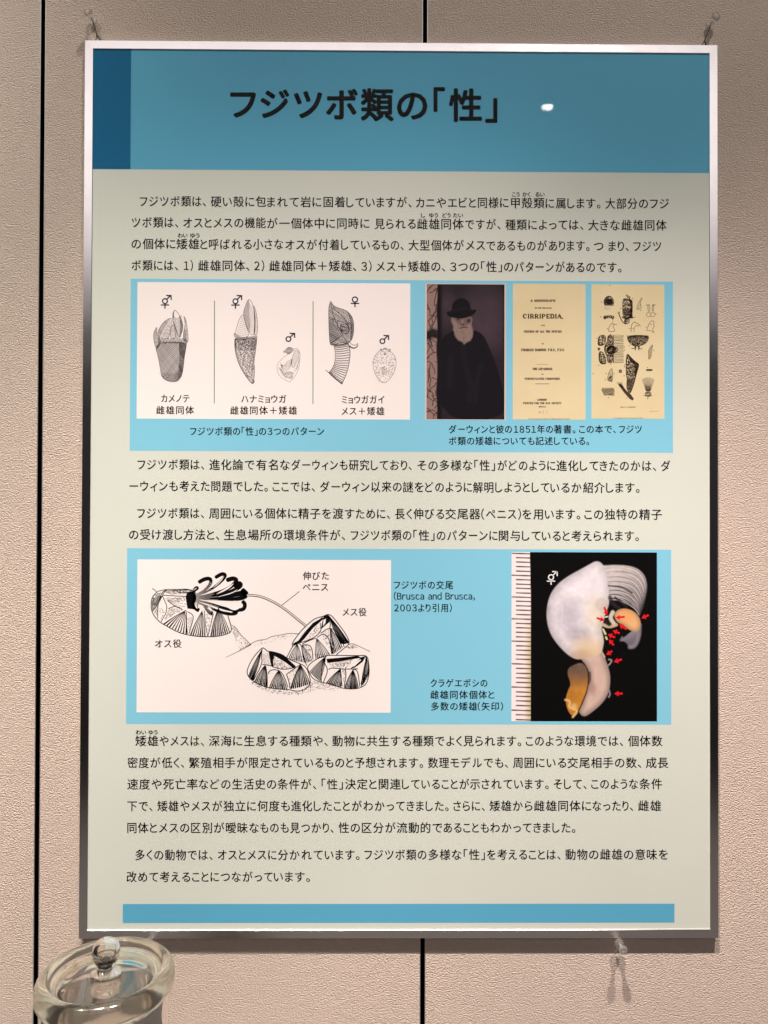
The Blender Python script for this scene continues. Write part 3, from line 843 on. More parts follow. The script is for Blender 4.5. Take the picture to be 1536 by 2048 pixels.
photo_grid('portrait_photo', (840, 560, 7.06), 96, 58, 1190, 1970, paint_portrait, 7.0, 2, fig1)

# book title page --------------------------------------------------------
patch('book_page', 1020 + 42 / 7.0625, 560 + 52 / 7.0625, 1020 + 1066 / 7.0625, 560 + 1973 / 7.0625, 1, M_page, fig1)
SER = {  # slab-serif capitals: strokes (x0,y0,x1,y1,thick), y up 0..1
 'A': [(.06, 0, .42, 1, 0), (.42, 1, .8, 0, 1), (.2, .35, .66, .35, 0), (-.05, 0, .2, 0, 0), (.62, 0, .95, 0, 0)],
 'B': [(.15, 0, .15, 1, 1), (0, 0, .5, 0, 0), (0, 1, .5, 1, 0), (.1, .52, .5, .52, 0), (.5, 1, .66, .88, 0), (.66, .88, .66, .64, 1), (.66, .64, .5, .52, 0), (.5, .52, .72, .38, 0), (.72, .38, .72, .14, 1), (.72, .14, .5, 0, 0)],
 'C': [(.7, .95, .7, .68, 0), (.7, .8, .5, 1, 0), (.5, 1, .3, 1, 0), (.3, 1, .08, .72, 1), (.08, .72, .08, .28, 1), (.08, .28, .3, 0, 1), (.3, 0, .5, 0, 0), (.5, 0, .72, .2, 0)],
 'D': [(.15, 0, .15, 1, 1), (0, 0, .45, 0, 0), (0, 1, .45, 1, 0), (.45, 1, .75, .75, 1), (.75, .75, .75, .25, 1), (.75, .25, .45, 0, 1)],
 'E': [(.15, 0, .15, 1, 1), (0, 0, .7, 0, 0), (0, 1, .7, 1, 0), (.15, .5, .5, .5, 0), (.7, 0, .7, .25, 0), (.7, 1, .7, .76, 0), (.5, .6, .5, .4, 0)],
 'F': [(.15, 0, .15, 1, 1), (0, 0, .35, 0, 0), (0, 1, .7, 1, 0), (.15, .5, .5, .5, 0), (.7, 1, .7, .76, 0), (.5, .6, .5, .4, 0)],
 'G': [(.7, .95, .7, .68, 0), (.7, .8, .5, 1, 0), (.5, 1, .3, 1, 0), (.3, 1, .08, .72, 1), (.08, .72, .08, .28, 1), (.08, .28, .3, 0, 1), (.3, 0, .55, 0, 0), (.7, .42, .7, .0, 1), (.52, .42, .85, .42, 0)],
 'H': [(.15, 0, .15, 1, 1), (.7, 0, .7, 1, 1), (.15, .5, .7, .5, 0), (0, 0, .3, 0, 0), (0, 1, .3, 1, 0), (.55, 0, .85, 0, 0), (.55, 1, .85, 1, 0)],
 'I': [(.2, 0, .2, 1, 1), (.04, 0, .36, 0, 0), (.04, 1, .36, 1, 0)],
 'K': [(.15, 0, .15, 1, 1), (0, 0, .3, 0, 0), (0, 1, .3, 1, 0), (.15, .4, .65, 1, 0), (.35, .62, .75, 0, 1), (.6, 0, .88, 0, 0), (.5, 1, .8, 1, 0)],
 'L': [(.15, 0, .15, 1, 1), (0, 0, .65, 0, 0), (0, 1, .32, 1, 0), (.65, 0, .65, .26, 0)],
 'M': [(.12, 0, .12, 1, 0), (.12, 1, .45, .1, 1), (.45, .1, .8, 1, 0), (.8, 0, .8, 1, 1), (0, 0, .28, 0, 0), (.64, 0, .95, 0, 0), (0, 1, .18, 1, 0), (.78, 1, .95, 1, 0)],
 'N': [(.12, 0, .12, 1, 0), (.12, 1, .7, 0, 1), (.7, 0, .7, 1, 0), (0, 0, .27, 0, 0), (0, 1, .2, 1, 0), (.56, 1, .84, 1, 0)],
 'O': [(.08, .3, .08, .7, 1), (.08, .7, .3, 1, 1), (.3, 1, .5, 1, 0), (.5, 1, .74, .7, 1), (.74, .7, .74, .3, 1), (.74, .3, .5, 0, 1), (.5, 0, .3, 0, 0), (.3, 0, .08, .3, 1)],
 'P': [(.15, 0, .15, 1, 1), (0, 0, .35, 0, 0), (0, 1, .5, 1, 0), (.15, .46, .5, .46, 0), (.5, 1, .7, .85, 0), (.7, .85, .7, .6, 1), (.7, .6, .5, .46, 0)],
 'R': [(.15, 0, .15, 1, 1), (0, 0, .33, 0, 0), (0, 1, .5, 1, 0), (.15, .5, .5, .5, 0), (.5, 1, .68, .87, 0), (.68, .87, .68, .63, 1), (.68, .63, .5, .5, 0), (.45, .5, .72, 0, 1), (.7, 0, .88, 0, 0)],
 'S': [(.6, .95, .6, .7, 0), (.6, .85, .42, 1, 0), (.42, 1, .25, 1, 0), (.25, 1, .1, .82, 1), (.1, .82, .2, .6, 1), (.2, .6, .52, .42, 1), (.52, .42, .62, .2, 1), (.62, .2, .45, 0, 0), (.45, 0, .25, 0, 0), (.25, 0, .1, .15, 0), (.1, .05, .1, .32, 0)],
 'T': [(.38, 0, .38, 1, 1), (.2, 0, .56, 0, 0), (.02, 1, .74, 1, 0), (.02, 1, .02, .74, 0), (.74, 1, .74, .74, 0)],
 'U': [(.15, 1, .15, .25, 1), (.15, .25, .35, 0, 0), (.35, 0, .52, 0, 0), (.52, 0, .68, .25, 0), (.68, .25, .68, 1, 0), (0, 1, .3, 1, 0), (.55, 1, .82, 1, 0)],
 'W': [(.1, 1, .3, 0, 1), (.3, 0, .5, .9, 0), (.5, .9, .7, 0, 1), (.7, 0, .92, 1, 0), (0, 1, .22, 1, 0), (.8, 1, 1.0, 1, 0)],
 'X': [(.1, 1, .72, 0, 1), (.7, 1, .1, 0, 0), (0, 0, .22, 0, 0), (0, 1, .25, 1, 0), (.6, 0, .82, 0, 0), (.58, 1, .8, 1, 0)],
 'Y': [(.38, 0, .38, .45, 1), (.08, 1, .38, .45, 1), (.38, .45, .68, 1, 0), (0, 1, .22, 1, 0), (.56, 1, .8, 1, 0), (.22, 0, .54, 0, 0)],
 '.': [(.05, .04, .17, .04, 2)], ',': [(.05, .04, .17, .04, 2), (.15, .04, .08, -.18, 1)], ';': [(.05, .04, .17, .04, 2), (.05, .6, .17, .6, 2), (.15, .04, .08, -.18, 1)],
 ':': [(.05, .04, .17, .04, 2), (.05, .6, .17, .6, 2)], '-': [(.02, .45, .3, .45, 1)],
}
SW = {'I': .42, 'M': 1.0, 'W': 1.05, '.': .24, ',': .24, ';': .24, ':': .24, '-': .36, ' ': .55, 'E': .78, 'L': .72, 'S': .72, 'F': .76, 'T': .8}
def serif(ink, text, x0, x1, ymid, h):
    adv = [SW.get(c, .88) + .12 for c in text]; tot = sum(adv) - .12
    sx = (x1 - x0) / tot; cur = 0
    for c, a in zip(text, adv):
        for (ax, ay, bx, by, t) in SER.get(c, ()):
            w = (h * .2, h * .33, h * .24)[t]
            p, q = (x0 + (cur + ax) * sx, ymid + h / 2 - ay * h), (x0 + (cur + bx) * sx, ymid + h / 2 - by * h)
            ink.stroke([p, q], w)
        cur += a
bk = Ink(1020, 560, 7.0625)
for t_, a, b, y, h in (("A MONOGRAPH", 290, 640, 292, 30), ("ON THE SUB-CLASS", 350, 588, 396, 17), ("CIRRIPEDIA,", 185, 750, 512, 56), ("WITH", 440, 494, 642, 15),
                       ("FIGURES OF ALL THE SPECIES.", 198, 738, 728, 27), ("BY", 452, 478, 900, 16), ("CHARLES DARWIN, F.R.S., F.G.S.", 158, 770, 987, 32),
                       ("THE LEPADIDAE;", 320, 604, 1256, 28), ("OR,", 446, 476, 1332, 14), ("PEDUNCULATED CIRRIPEDES.", 210, 712, 1395, 26),
                       ("LONDON:", 388, 526, 1692, 25), ("PRINTED FOR THE RAY SOCIETY.", 185, 735, 1740, 24), ("MDCCCLI.", 406, 512, 1790, 16)):
    serif(bk, t_, a, b, y, h)
bk.line(370, 1193, 548, 1193, 3); bk.line(355, 1467, 555, 1467, 6)
bk.build('book_lettering', 3, M_engbrown, fig1)
fine = Ink(1020, 560, 7.0625)
seg(fine, "© The Complete Work of Charles Darwin Online", 260, 845, 1962, 24, vs=1.0)
fine.build('small_print', 3, M_ink, fig1)
fine = Ink(1180, 560, 7.065)
seg(fine, "© The Complete Work of Charles Darwin Online", 325, 745, 1950, 19)
fine.build('small_print', 3, M_ink, fig1)
pen = Ink(1020, 560, 7.0625)
pen.curve([(400, 1880), (420, 1850), (408, 1875), (440, 1885), (425, 1850)], 4); pen.curve([(478, 1852), (460, 1860), (476, 1872), (460, 1886)], 4); pen.line(523, 1840, 518, 1885, 4)
pen.build('pencil_note', 3, mat('pencil', (.30, .22, .12), .8), fig1)

# engraved plate page ---------------------------------------------------
patch('plate_page', 1180 + 20 / 7.065, 560 + 60 / 7.065, 1180 + 1051 / 7.065, 560 + 1961 / 7.065, 1, M_page, fig1)
e = Ink(1180, 560, 7.065)
def blob(poly, dens=5.0, w=3.2, ang=30, out=5):
    e.plate(poly, out * 1.2, ang, dens, w * 1.25, dash=40, jit=1)
blob([(190, 300), (220, 245), (262, 222), (310, 240), (345, 310), (320, 360), (262, 350), (210, 360)], 8, 5.5, 20)
e.poly([(215, 300), (240, 265), (290, 262), (325, 300), (300, 345), (240, 340)])
for i in range(7): e.curve([(205 + i * 20, 320), (210 + i * 18, 350), (203 + i * 22, 365)], 8)
for i in range(6): e.curve([(210 + i * 18, 350), (195 + i * 20, 390 + (i % 3) * 10), (230 + i * 12, 420)], 1.8)
blob([(462, 270), (500, 260), (555, 270), (598, 290), (600, 540), (470, 545), (458, 400)], 6, 4.6, 88)
e.hatch([(560, 280), (600, 290), (602, 540), (540, 545), (575, 400)], 88, 6, 5); e.hatch([(462, 400), (600, 400), (600, 540), (470, 545)], 0, 8, 4)
e.stroke([(450, 520), (480, 540), (560, 535), (615, 530)], 16)
blob([(490, 545), (560, 545), (555, 600), (515, 625), (480, 600)], 7, 5)
e.curve([(405, 465), (425, 530), (470, 610), (520, 625), (555, 590)], 14, 9); e.curve([(510, 210), (530, 240), (560, 262), (575, 290)], 12); e.curve([(525, 205), (545, 235), (570, 250)], 6)
e.ring(407, 463, 8, 14)
e.plate([(745, 232), (700, 290), (665, 380), (655, 425), (718, 405), (725, 370), (708, 330)], 5, 60, 15, 3)
for s_ in (-1, 1):
    cx = 858 + s_ * 30
    e.ring(cx, 490, 28, 33); e.plate([(cx - 12, 345), (cx + 14, 345), (cx + 14 - s_ * 4, 445), (cx - 10, 445)], 5, 0, 22, 4); e.line(cx, 360, cx + s_ * 38, 350, 8)
blob([(195, 505), (340, 503), (338, 540), (320, 560), (300, 530), (225, 540), (205, 560), (190, 530)], 6, 6)
e.curve([(262, 725), (268, 660), (310, 610), (345, 625), (380, 630)], 6); e.curve([(262, 725), (355, 732), (340, 690), (320, 650), (345, 625)], 6); e.line(310, 610, 325, 570, 4)
e.curve([(580, 735), (582, 640), (620, 590), (650, 600), (710, 645)], 7); e.curve([(620, 738), (625, 670), (660, 640), (690, 655)], 6); e.line(582, 680, 622, 690, 4); e.line(700, 630, 712, 660, 5)
e.curve([(800, 715), (830, 620), (870, 570), (915, 590), (890, 620), (915, 650), (880, 690), (900, 745)], 6); e.curve([(800, 715), (860, 712), (910, 750)], 5); e.line(830, 620, 880, 630, 4)
# sectioned plate
blob([(135, 780), (225, 780), (222, 870), (200, 920), (110, 935), (112, 840)], 6, 5, -50)
blob([(120, 1020), (165, 1005), (210, 1060), (230, 1150), (220, 1190), (130, 1185)], 6, 5, -50)
blob([(105, 955), (150, 965), (120, 1005)], 6, 5)
blob([(250, 780), (330, 780), (330, 1170), (245, 1172), (240, 1080), (200, 1000), (205, 930), (245, 870)], 6, 4.6, 88)
e.hatch([(250, 780), (330, 780), (330, 1170), (245, 1172)], 0, 12, 2.4, dash=12)
e.line(328, 780, 328, 1172, 10); e.ring(300, 990, 45, 62); e.ring(290, 990, 75, 84, 20, 1.2, 5.0)
blob([(230, 960), (300, 930), (385, 950), (395, 1000), (340, 1040), (250, 1030)], 6, 5, 20)
for i in range(30):
    y = 782 + i * 13.3
    e.curve([(330, y), (400, y + rng.uniform(-8, 8)), (475, y + rng.uniform(-5, 5))], 3.4)
blob([(515, 782), (832, 780), (825, 850), (775, 905), (700, 935), (620, 935), (545, 880)], 6, 4.6, 70)
e.hatch([(515, 782), (832, 780), (800, 880), (700, 935), (620, 935), (545, 880)], -60, 8, 3.4)
for x in (640, 690): e.poly([(x - 14, 930), (x + 14, 930), (x + 8, 970), (x + 2, 1005), (x - 10, 970)])
e.line(585, 968, 640, 965, 8); e.line(690, 965, 738, 975, 8)
e.plate([(892, 900), (850, 950), (822, 1000), (830, 1080), (825, 1130), (862, 1095), (870, 1010)], 5, 60, 9, 3.4)
# large stalked specimen
big = [(528, 1035), (512, 1100), (508, 1200), (510, 1330), (525, 1400), (515, 1530), (560, 1610), (590, 1560), (635, 1420), (655, 1330), (690, 1220), (685, 1180), (640, 1155), (575, 1090)]
blob(big, 5.4, 4.4, 75, 6)
e.hatch([(528, 1060), (575, 1110), (640, 1165), (685, 1190), (680, 1250), (640, 1380), (620, 1300), (640, 1220), (560, 1130)], 60, 5.5, 4.6)
e.hatch([(520, 1400), (630, 1400), (590, 1550), (555, 1600), (515, 1530)], 10, 7, 3.6)
for c in ([(512, 1200), (560, 1190), (640, 1230)], [(512, 1330), (580, 1350), (640, 1400)], [(530, 1210), (560, 1290), (600, 1350)], [(575, 1200), (600, 1280), (590, 1340)]): e.curve(c, 7)
e.poly([(395, 1470), (440, 1470), (520, 1570), (580, 1620), (620, 1680), (600, 1702), (560, 1680), (480, 1590)])
for i in range(7): e.curve([(430 + i * 8, 1520), (400 + i * 9, 1475), (380 + i * 11, 1440 + (i % 2) * 12)], 4)
e.plate([(312, 1235), (270, 1290), (242, 1400), (262, 1430), (318, 1438), (322, 1330)], 5, 50, 12, 3); e.hatch([(250, 1400), (300, 1350), (318, 1437), (262, 1430)], 20, 8, 3)
e.hatch([(262, 1380), (300, 1350), (310, 1370), (265, 1395)], 0, 4, 4)
blob([(405, 1270), (450, 1268), (448, 1310), (415, 1312)], 8, 4); blob([(790, 1262), (885, 1262), (880, 1280), (795, 1284)], 5, 4)
e.hatch([(160, 1550), (175, 1525), (330, 1525), (347, 1560), (345, 1635), (200, 1630)], 25, 8, 5, dash=14, jit=4); e.hatch([(165, 1550), (330, 1530), (345, 1630), (200, 1628)], -40, 9, 3.6, dash=14, jit=4)
for i in range(19):
    u = (i - 9) / 9
    e.stroke([(822 + u * 30, 1570), (822 + u * 88, 1375 + 30 * u * u)], 3.2)
for i in range(5): e.curve([(785, 1500 + i * 18 - 20), (822, 1540 + i * 14 - 20), (860, 1500 + i * 18 - 20)], 5)
blob([(780, 1580), (862, 1580), (858, 1640), (822, 1655), (780, 1640)], 6, 3.6, 90); e.line(750, 1632, 885, 1630, 5)
for (x, y) in ((160, 312), (150, 520), (245, 690), (97, 822), (485, 945), (487, 990), (120, 1205), (225, 1322), (340, 1324), (217, 1410), (260, 1664), (519, 1667), (815, 1673), (812, 1238), (902, 995), (560, 235), (600, 262), (432, 400), (635, 525), (718, 430), (930, 480), (790, 665), (560, 685), (490, 1200), (487, 1224), (482, 1354), (557, 930), (292, 768), (295, 1185), (45, 1325), (280, 75)):
    e.poly([(x - 7, y - 5), (x + 7, y - 5), (x + 7, y + 5), (x - 7, y + 5)])
serif(e, "IBLA. CUMINGII", 428, 645, 1796, 13); serif(e, "BIRCH LITH.", 845, 970, 1855, 6)
e.build('engraved_drawings', 3, M_engbrown, fig1)

# ------------------------------------------------------------------ figure panel 2
fig2 = patch('figure_panel', 254.3, 1096.3, 1342.6, 1449.3, 0, M_panel, poster)
patch('picture_ground', 275, 1118.8, 781.2, 1425.3, 1, M_white, fig2)
d = Ink(250, 1100, 5.12)
def fan(ax, ay, b0, b1, n, wmax, split=.5):
    n += 2
    for i in range(n):
        u = (i + .5) / n
        bx, by = b0[0] + (b1[0] - b0[0]) * u, b0[1] + (b1[1] - b0[1]) * u
        sag = 8 * math.sin(u * math.pi)
        mx_, my_ = (ax + bx) / 2 + (u - .5) * 26, (ay + by) / 2
        w = wmax * (0.50 + .45 * rng.random())
        d.stroke(chaikin([(ax, ay), (mx_, my_), (bx, by + sag)], 2), lambda t, w=w: 2 + w * min(1, t * 1.25) ** 1.3)
        d.stipple([(mx_, my_), (bx - 12, by + sag), (bx + 16, by + sag)], 20, 3.2)
# male barnacle
o = [(330, 430), (278, 478), (265, 560), (275, 632), (310, 692), (365, 745), (450, 792), (540, 842), (640, 870), (750, 886), (850, 889), (940, 886), (1030, 866), (1092, 838), (1085, 772), (1062, 700), (1045, 640)]
d.curve(o, 9)
fan(612, 622, (385, 752), (640, 868), 7, 15); fan(790, 622, (660, 870), (830, 886), 5, 14); fan(955, 590, (870, 886), (1082, 840), 8, 15)
fan(385, 470, (275, 490), (280, 640), 5, 9)
for c in ([(278, 395), (300, 405), (322, 430)], [(330, 425), (420, 402), (500, 405), (640, 398), (700, 420)], [(420, 402), (370, 450), (335, 560), (335, 700)], [(430, 405), (395, 440), (380, 470), (445, 600), (370, 735)],
          [(390, 462), (500, 470), (620, 475)], [(440, 520), (500, 570), (590, 610)], [(445, 600), (520, 570), (590, 612)], [(610, 620), (630, 620), (630, 760), (640, 860)], [(640, 630), (705, 668), (690, 740), (655, 860)],
          [(812, 620), (815, 700), (845, 880)], [(905, 650), (880, 760), (850, 880)], [(500, 405), (560, 440), (690, 430)], [(400, 420), (520, 415), (660, 405)]):
    d.curve(c, 7.5)
d.hatch([(395, 490), (620, 480), (640, 600), (560, 590), (450, 540)], 8, 13, 3, dash=26, cut=.6)
d.poly([(640, 430), (720, 420), (760, 500), (740, 620), (690, 605), (640, 600), (620, 480)])
d.hatch([(400, 430), (690, 405), (680, 445), (480, 455)], 4, 6, 3.6, dash=40)
d.hatch([(280, 480), (335, 440), (370, 440), (320, 560), (275, 600)], -55, 10, 5, dash=40)
d.hatch([(345, 450), (385, 420), (340, 560), (330, 690), (300, 640)], 70, 16, 6, dash=60)
d.hatch([(640, 700), (700, 680), (655, 850)], 60, 14, 4, dash=30)
d.hatch([(450, 600), (590, 612), (400, 720)], -25, 12, 4.5, dash=50)
d.hatch([(420, 500), (615, 485), (615, 520), (470, 540)], 12, 12, 5, dash=50)
d.stipple([(340, 580), (430, 600), (370, 720)], 60, 3.5); d.stipple([(820, 660), (900, 660), (850, 860)], 120, 3.3)
d.stipple([(470, 580), (600, 560), (560, 640), (440, 660)], 80, 2.3)
# feathery legs
def leg(pts, w, light=True):
    p = chaikin(pts, 3)
    d.stroke(p, lambda t: w * (0.35 + 1.0 * math.sin(min(1, t * 1.05) * math.pi * .62) ** 1.2) * (1 if t < .93 else max(.15, (1 - t) / .07)))
    return p
legs = [([(690, 450), (700, 400), (735, 372), (752, 395), (700, 425)], 16), ([(690, 470), (800, 430), (880, 350), (878, 290), (815, 295), (750, 335)], 30),
        ([(700, 480), (860, 420), (980, 330), (1035, 260), (1000, 238), (920, 285)], 28), ([(700, 490), (900, 450), (1060, 400), (1150, 320), (1120, 285), (1035, 312)], 34),
        ([(710, 490), (900, 470), (1080, 430), (1195, 370), (1170, 330), (1120, 385)], 34), ([(700, 490), (900, 480), (1100, 460), (1210, 440), (1245, 455), (1190, 405)], 46),
        ([(700, 500), (900, 500), (1100, 505), (1200, 495), (1248, 465)], 32), ([(700, 510), (850, 540), (1050, 610), (1210, 620), (1235, 560), (1200, 520)], 30),
        ([(700, 520), (850, 580), (980, 640), (1100, 660), (1160, 635), (1040, 590)], 28), ([(690, 520), (720, 600), (760, 620)], 30), ([(800, 560), (860, 640), (900, 650)], 30)]
for p, w in legs: leg(p, w)
# pale cores on the longest legs
core = Ink(250, 1100, 5.12)
for p, w in (([(740, 535), (720, 560), (740, 600)], 20), ([(850, 575), (880, 610), (885, 625)], 20), ([(960, 545), (1060, 585), (1120, 610), (1170, 585), (1180, 540), (1120, 520)], 26),
             ([(770, 425), (830, 370), (855, 335)], 15), ([(940, 450), (1050, 395), (1110, 345)], 18), ([(905, 385), (980, 320), (1015, 265)], 9),
             ([(960, 478), (1100, 440), (1150, 405)], 10), ([(1040, 625), (1100, 640)], 12), ([(700, 412), (725, 395)], 6)):
    core.stroke(chaikin(p, 2), lambda t, w=w: w * math.sin(max(.08, min(.92, t)) * math.pi))
for i in range(26):
    a = R(-35 + i * 3.0); r0, r1 = 90, 220 + rng.random() * 120
    core.stroke([(640 + r0 * math.cos(a), 490 + r0 * math.sin(a)), (640 + r1 * math.cos(a), 490 + r1 * math.sin(a))], 1.8)
# rocks
d.curve([(1090, 768), (1140, 795), (1175, 860), (1235, 915), (1292, 975)], 6); d.stroke(chaikin([(1030, 1100), (1140, 1050), (1290, 968)], 2), 3, 8)
d.stipple([(1085, 780), (1140, 800), (1180, 870), (1280, 975), (1180, 1040), (1120, 900)], 500, 3.5, lambda u, v: .2 + .8 * u)
d.hatch([(1090, 790), (1150, 810), (1175, 880), (1130, 900)], 50, 9, 3.4, dash=14)
d.T(480, 1100, 4.8)
d.curve([(60, 930), (120, 890), (180, 865), (250, 860), (300, 830), (400, 815), (470, 798), (575, 805)], 5)
d.stipple([(60, 930), (180, 868), (260, 862), (400, 818), (570, 808), (450, 850), (300, 880), (150, 930)], 420, 3.2, lambda u, v: 1 - v)
d.stroke(chaikin([(930, 1005), (1000, 940), (1060, 895), (1110, 908), (1250, 975)], 2), 5); d.stipple([(1000, 945), (1060, 900), (1150, 930), (1060, 950)], 90, 3.3)
# extended tube
tube = chaikin([(66, 434), (140, 436), (220, 452), (310, 492), (400, 545), (490, 612), (570, 680), (640, 735)], 3)
d.stroke(tube, 23)
core2 = Ink(480, 1100, 4.8); core2.stroke([(x + 1, y - 1) for x, y in tube], 9)
d.stroke([(x - 3, y + 5) for x, y in tube], 3)
d.line(570, 398, 400, 532, 6)
# partner barnacle
o = [(505, 925), (498, 900), (530, 850), (600, 760), (660, 705), (722, 655), (800, 637), (840, 615), (885, 632), (950, 718), (1012, 800), (1060, 895), (1000, 942), (925, 1005)]
d.curve(o, 8); d.poly([(560, 870), (620, 790), (700, 700), (770, 660), (790, 640), (800, 660), (770, 690), (700, 750), (620, 850), (580, 890), (520, 920), (505, 900)])
for c in ([(580, 890), (680, 860), (780, 790), (775, 700)], [(775, 800), (860, 740), (960, 800), (1000, 930)], [(840, 620), (870, 700), (860, 760)], [(740, 840), (800, 800), (860, 850), (880, 1000)], [(600, 900), (660, 870), (730, 845)],
          [(600, 910), (670, 910), (695, 960), (700, 1050)], [(450, 1030), (520, 895), (590, 900), (600, 1000), (640, 1110)], [(865, 765), (900, 900), (880, 1000)]): d.curve(c, 8)
fan(550, 900, (462, 1040), (600, 1075), 6, 9); fan(735, 845, (720, 1045), (870, 1005), 6, 10); fan(865, 745, (885, 1000), (990, 930), 5, 12); fan(850, 625, (960, 900), (1050, 890), 5, 12)
fan(596, 905, (610, 1080), (700, 1060), 4, 8)
d.stipple([(600, 880), (770, 690), (775, 780), (690, 860)], 220, 3.5); d.stipple([(790, 800), (850, 760), (880, 980), (800, 850)], 160, 3.5); d.stipple([(610, 915), (670, 915), (690, 1050), (640, 1010)], 110, 3.3)
d.poly([(800, 640), (842, 618), (865, 650), (860, 690), (800, 740), (780, 760), (790, 690)])
core2.poly([(800, 670), (825, 660), (820, 700), (798, 730)])
# lower left
o = [(215, 936), (150, 1000), (92, 1090), (65, 1168), (76, 1212), (130, 1262), (200, 1300), (270, 1322), (370, 1336), (460, 1336), (540, 1358), (620, 1345), (682, 1285), (662, 1185), (632, 1120), (570, 1088), (500, 1062), (448, 1035), (400, 1000), (300, 972), (268, 976), (235, 945)]
p = chaikin(o, 2, True); d.stroke(p + p[:2], 8)
d.poly([(275, 978), (310, 975), (400, 1005), (450, 1038), (540, 1120), (510, 1135), (440, 1080), (330, 1015), (318, 1060), (322, 1120), (300, 1110), (285, 1040)])
for c in ([(212, 945), (206, 1020), (215, 1090), (130, 1250)], [(215, 1098), (300, 1110), (320, 1125), (420, 1150), (530, 1128)], [(245, 1110), (262, 1200), (262, 1310)], [(270, 1190), (290, 1150), (370, 1150), (420, 1200), (460, 1320)], [(450, 1190), (520, 1140), (580, 1100)], [(445, 1190), (470, 1260), (480, 1330)]): d.curve(c, 8)
fan(212, 950, (80, 1205), (128, 1255), 5, 9); fan(240, 1105, (135, 1262), (258, 1315), 6, 13); fan(372, 1150, (275, 1320), (455, 1332), 8, 13); fan(578, 1095, (480, 1335), (680, 1280), 8, 16)
d.hatch([(215, 1000), (270, 985), (305, 1110), (225, 1090)], -45, 12, 3, dash=22); d.stipple([(320, 1010), (500, 1130), (420, 1150), (325, 1120)], 260, 3.5)
d.stipple([(450, 1200), (570, 1110), (480, 1320)], 140, 3.5)
# lower right
o = [(640, 1122), (720, 1052), (825, 1010), (920, 1012), (1140, 1014), (1222, 1010), (1238, 1100), (1242, 1182), (1216, 1290), (1142, 1330), (1040, 1336), (960, 1320), (860, 1282), (780, 1272), (700, 1240), (662, 1172)]
p = chaikin(o, 2, True); d.stroke(p + p[:2], 8)
d.poly([(830, 1045), (1000, 1030), (1130, 1015), (1170, 1035), (1100, 1045), (960, 1070), (840, 1085)])
d.poly([(1160, 1030), (1210, 1015), (1180, 1070), (1130, 1110), (1100, 1130), (1060, 1140)])
core2.poly([(1150, 1050), (1165, 1055), (1100, 1115), (1050, 1130)])
for c in ([(830, 1015), (800, 1070), (850, 1150), (800, 1270)], [(800, 1070), (780, 1160), (780, 1270)], [(850, 1150), (870, 1130), (1010, 1145), (1130, 1140)], [(965, 1135), (970, 1230), (980, 1310)], [(1010, 1145), (1020, 1200), (1000, 1310)], [(1080, 1145), (1130, 1150), (1150, 1310)], [(1160, 1290), (1200, 1130), (1210, 1020)]): d.curve(c, 8)
fan(825, 1020, (665, 1165), (770, 1262), 7, 11); fan(965, 1138, (820, 1278), (970, 1315), 7, 13); fan(1085, 1145, (1000, 1328), (1140, 1325), 7, 13); fan(1215, 1025, (1160, 1318), (1236, 1200), 5, 10)
d.stipple([(850, 1090), (1090, 1050), (1020, 1140), (870, 1120)], 280, 3.5); d.stipple([(980, 1150), (1020, 1150), (1000, 1290)], 70, 3.5)
# ground stipple
d.stipple([(80, 1220), (200, 1305), (460, 1345), (560, 1365), (700, 1260), (860, 1290), (980, 1330), (960, 1350), (760, 1340), (560, 1395), (300, 1380), (120, 1290)], 2600, 3.4, lambda u, v: .9 - .5 * abs(u - .5) - .5 * v)
d.build('engraved_drawings', 2, M_ink, fig2)
for c_, nm in ((core, 'drawing_highlights'), (core2, 'drawing_highlights')): c_.build(nm, 3, M_white, fig2)['kind'] = 'stuff'
for segs, yc in (([("オス役", 310.2, 362.9)], 1287.5), ([("伸びた", 606, 657.5)], 1152), ([("ペニス", 605.6, 656)], 1174.6), ([("メス役", 685.2, 733)], 1224.4)):
    text_line(fig2, segs, yc, cs_, name='figure_label', layer=3, pitch=cp_)
for segs, yc in (([("フジツボの交尾", 788, 905.8)], 1170.3), ([("(Brusca", 787.8, 848), ("and", 856.5, 883), ("Brusca,", 891, 949.5)], 1192.5), ([("2003より引用)", 788.6, 903.4)], 1216),
                 ([("クラゲエボシの", 861, 974.5)], 1366.4), ([("雌雄同体個体と", 861, 988.5)], 1389.8), ([("多数の矮雄", 862.3, 954), ("(矢印)", 955.5, 1005.9)], 1412.9)):
    text_line(fig2, segs, yc, 17.6, name='caption', pitch=19.6)

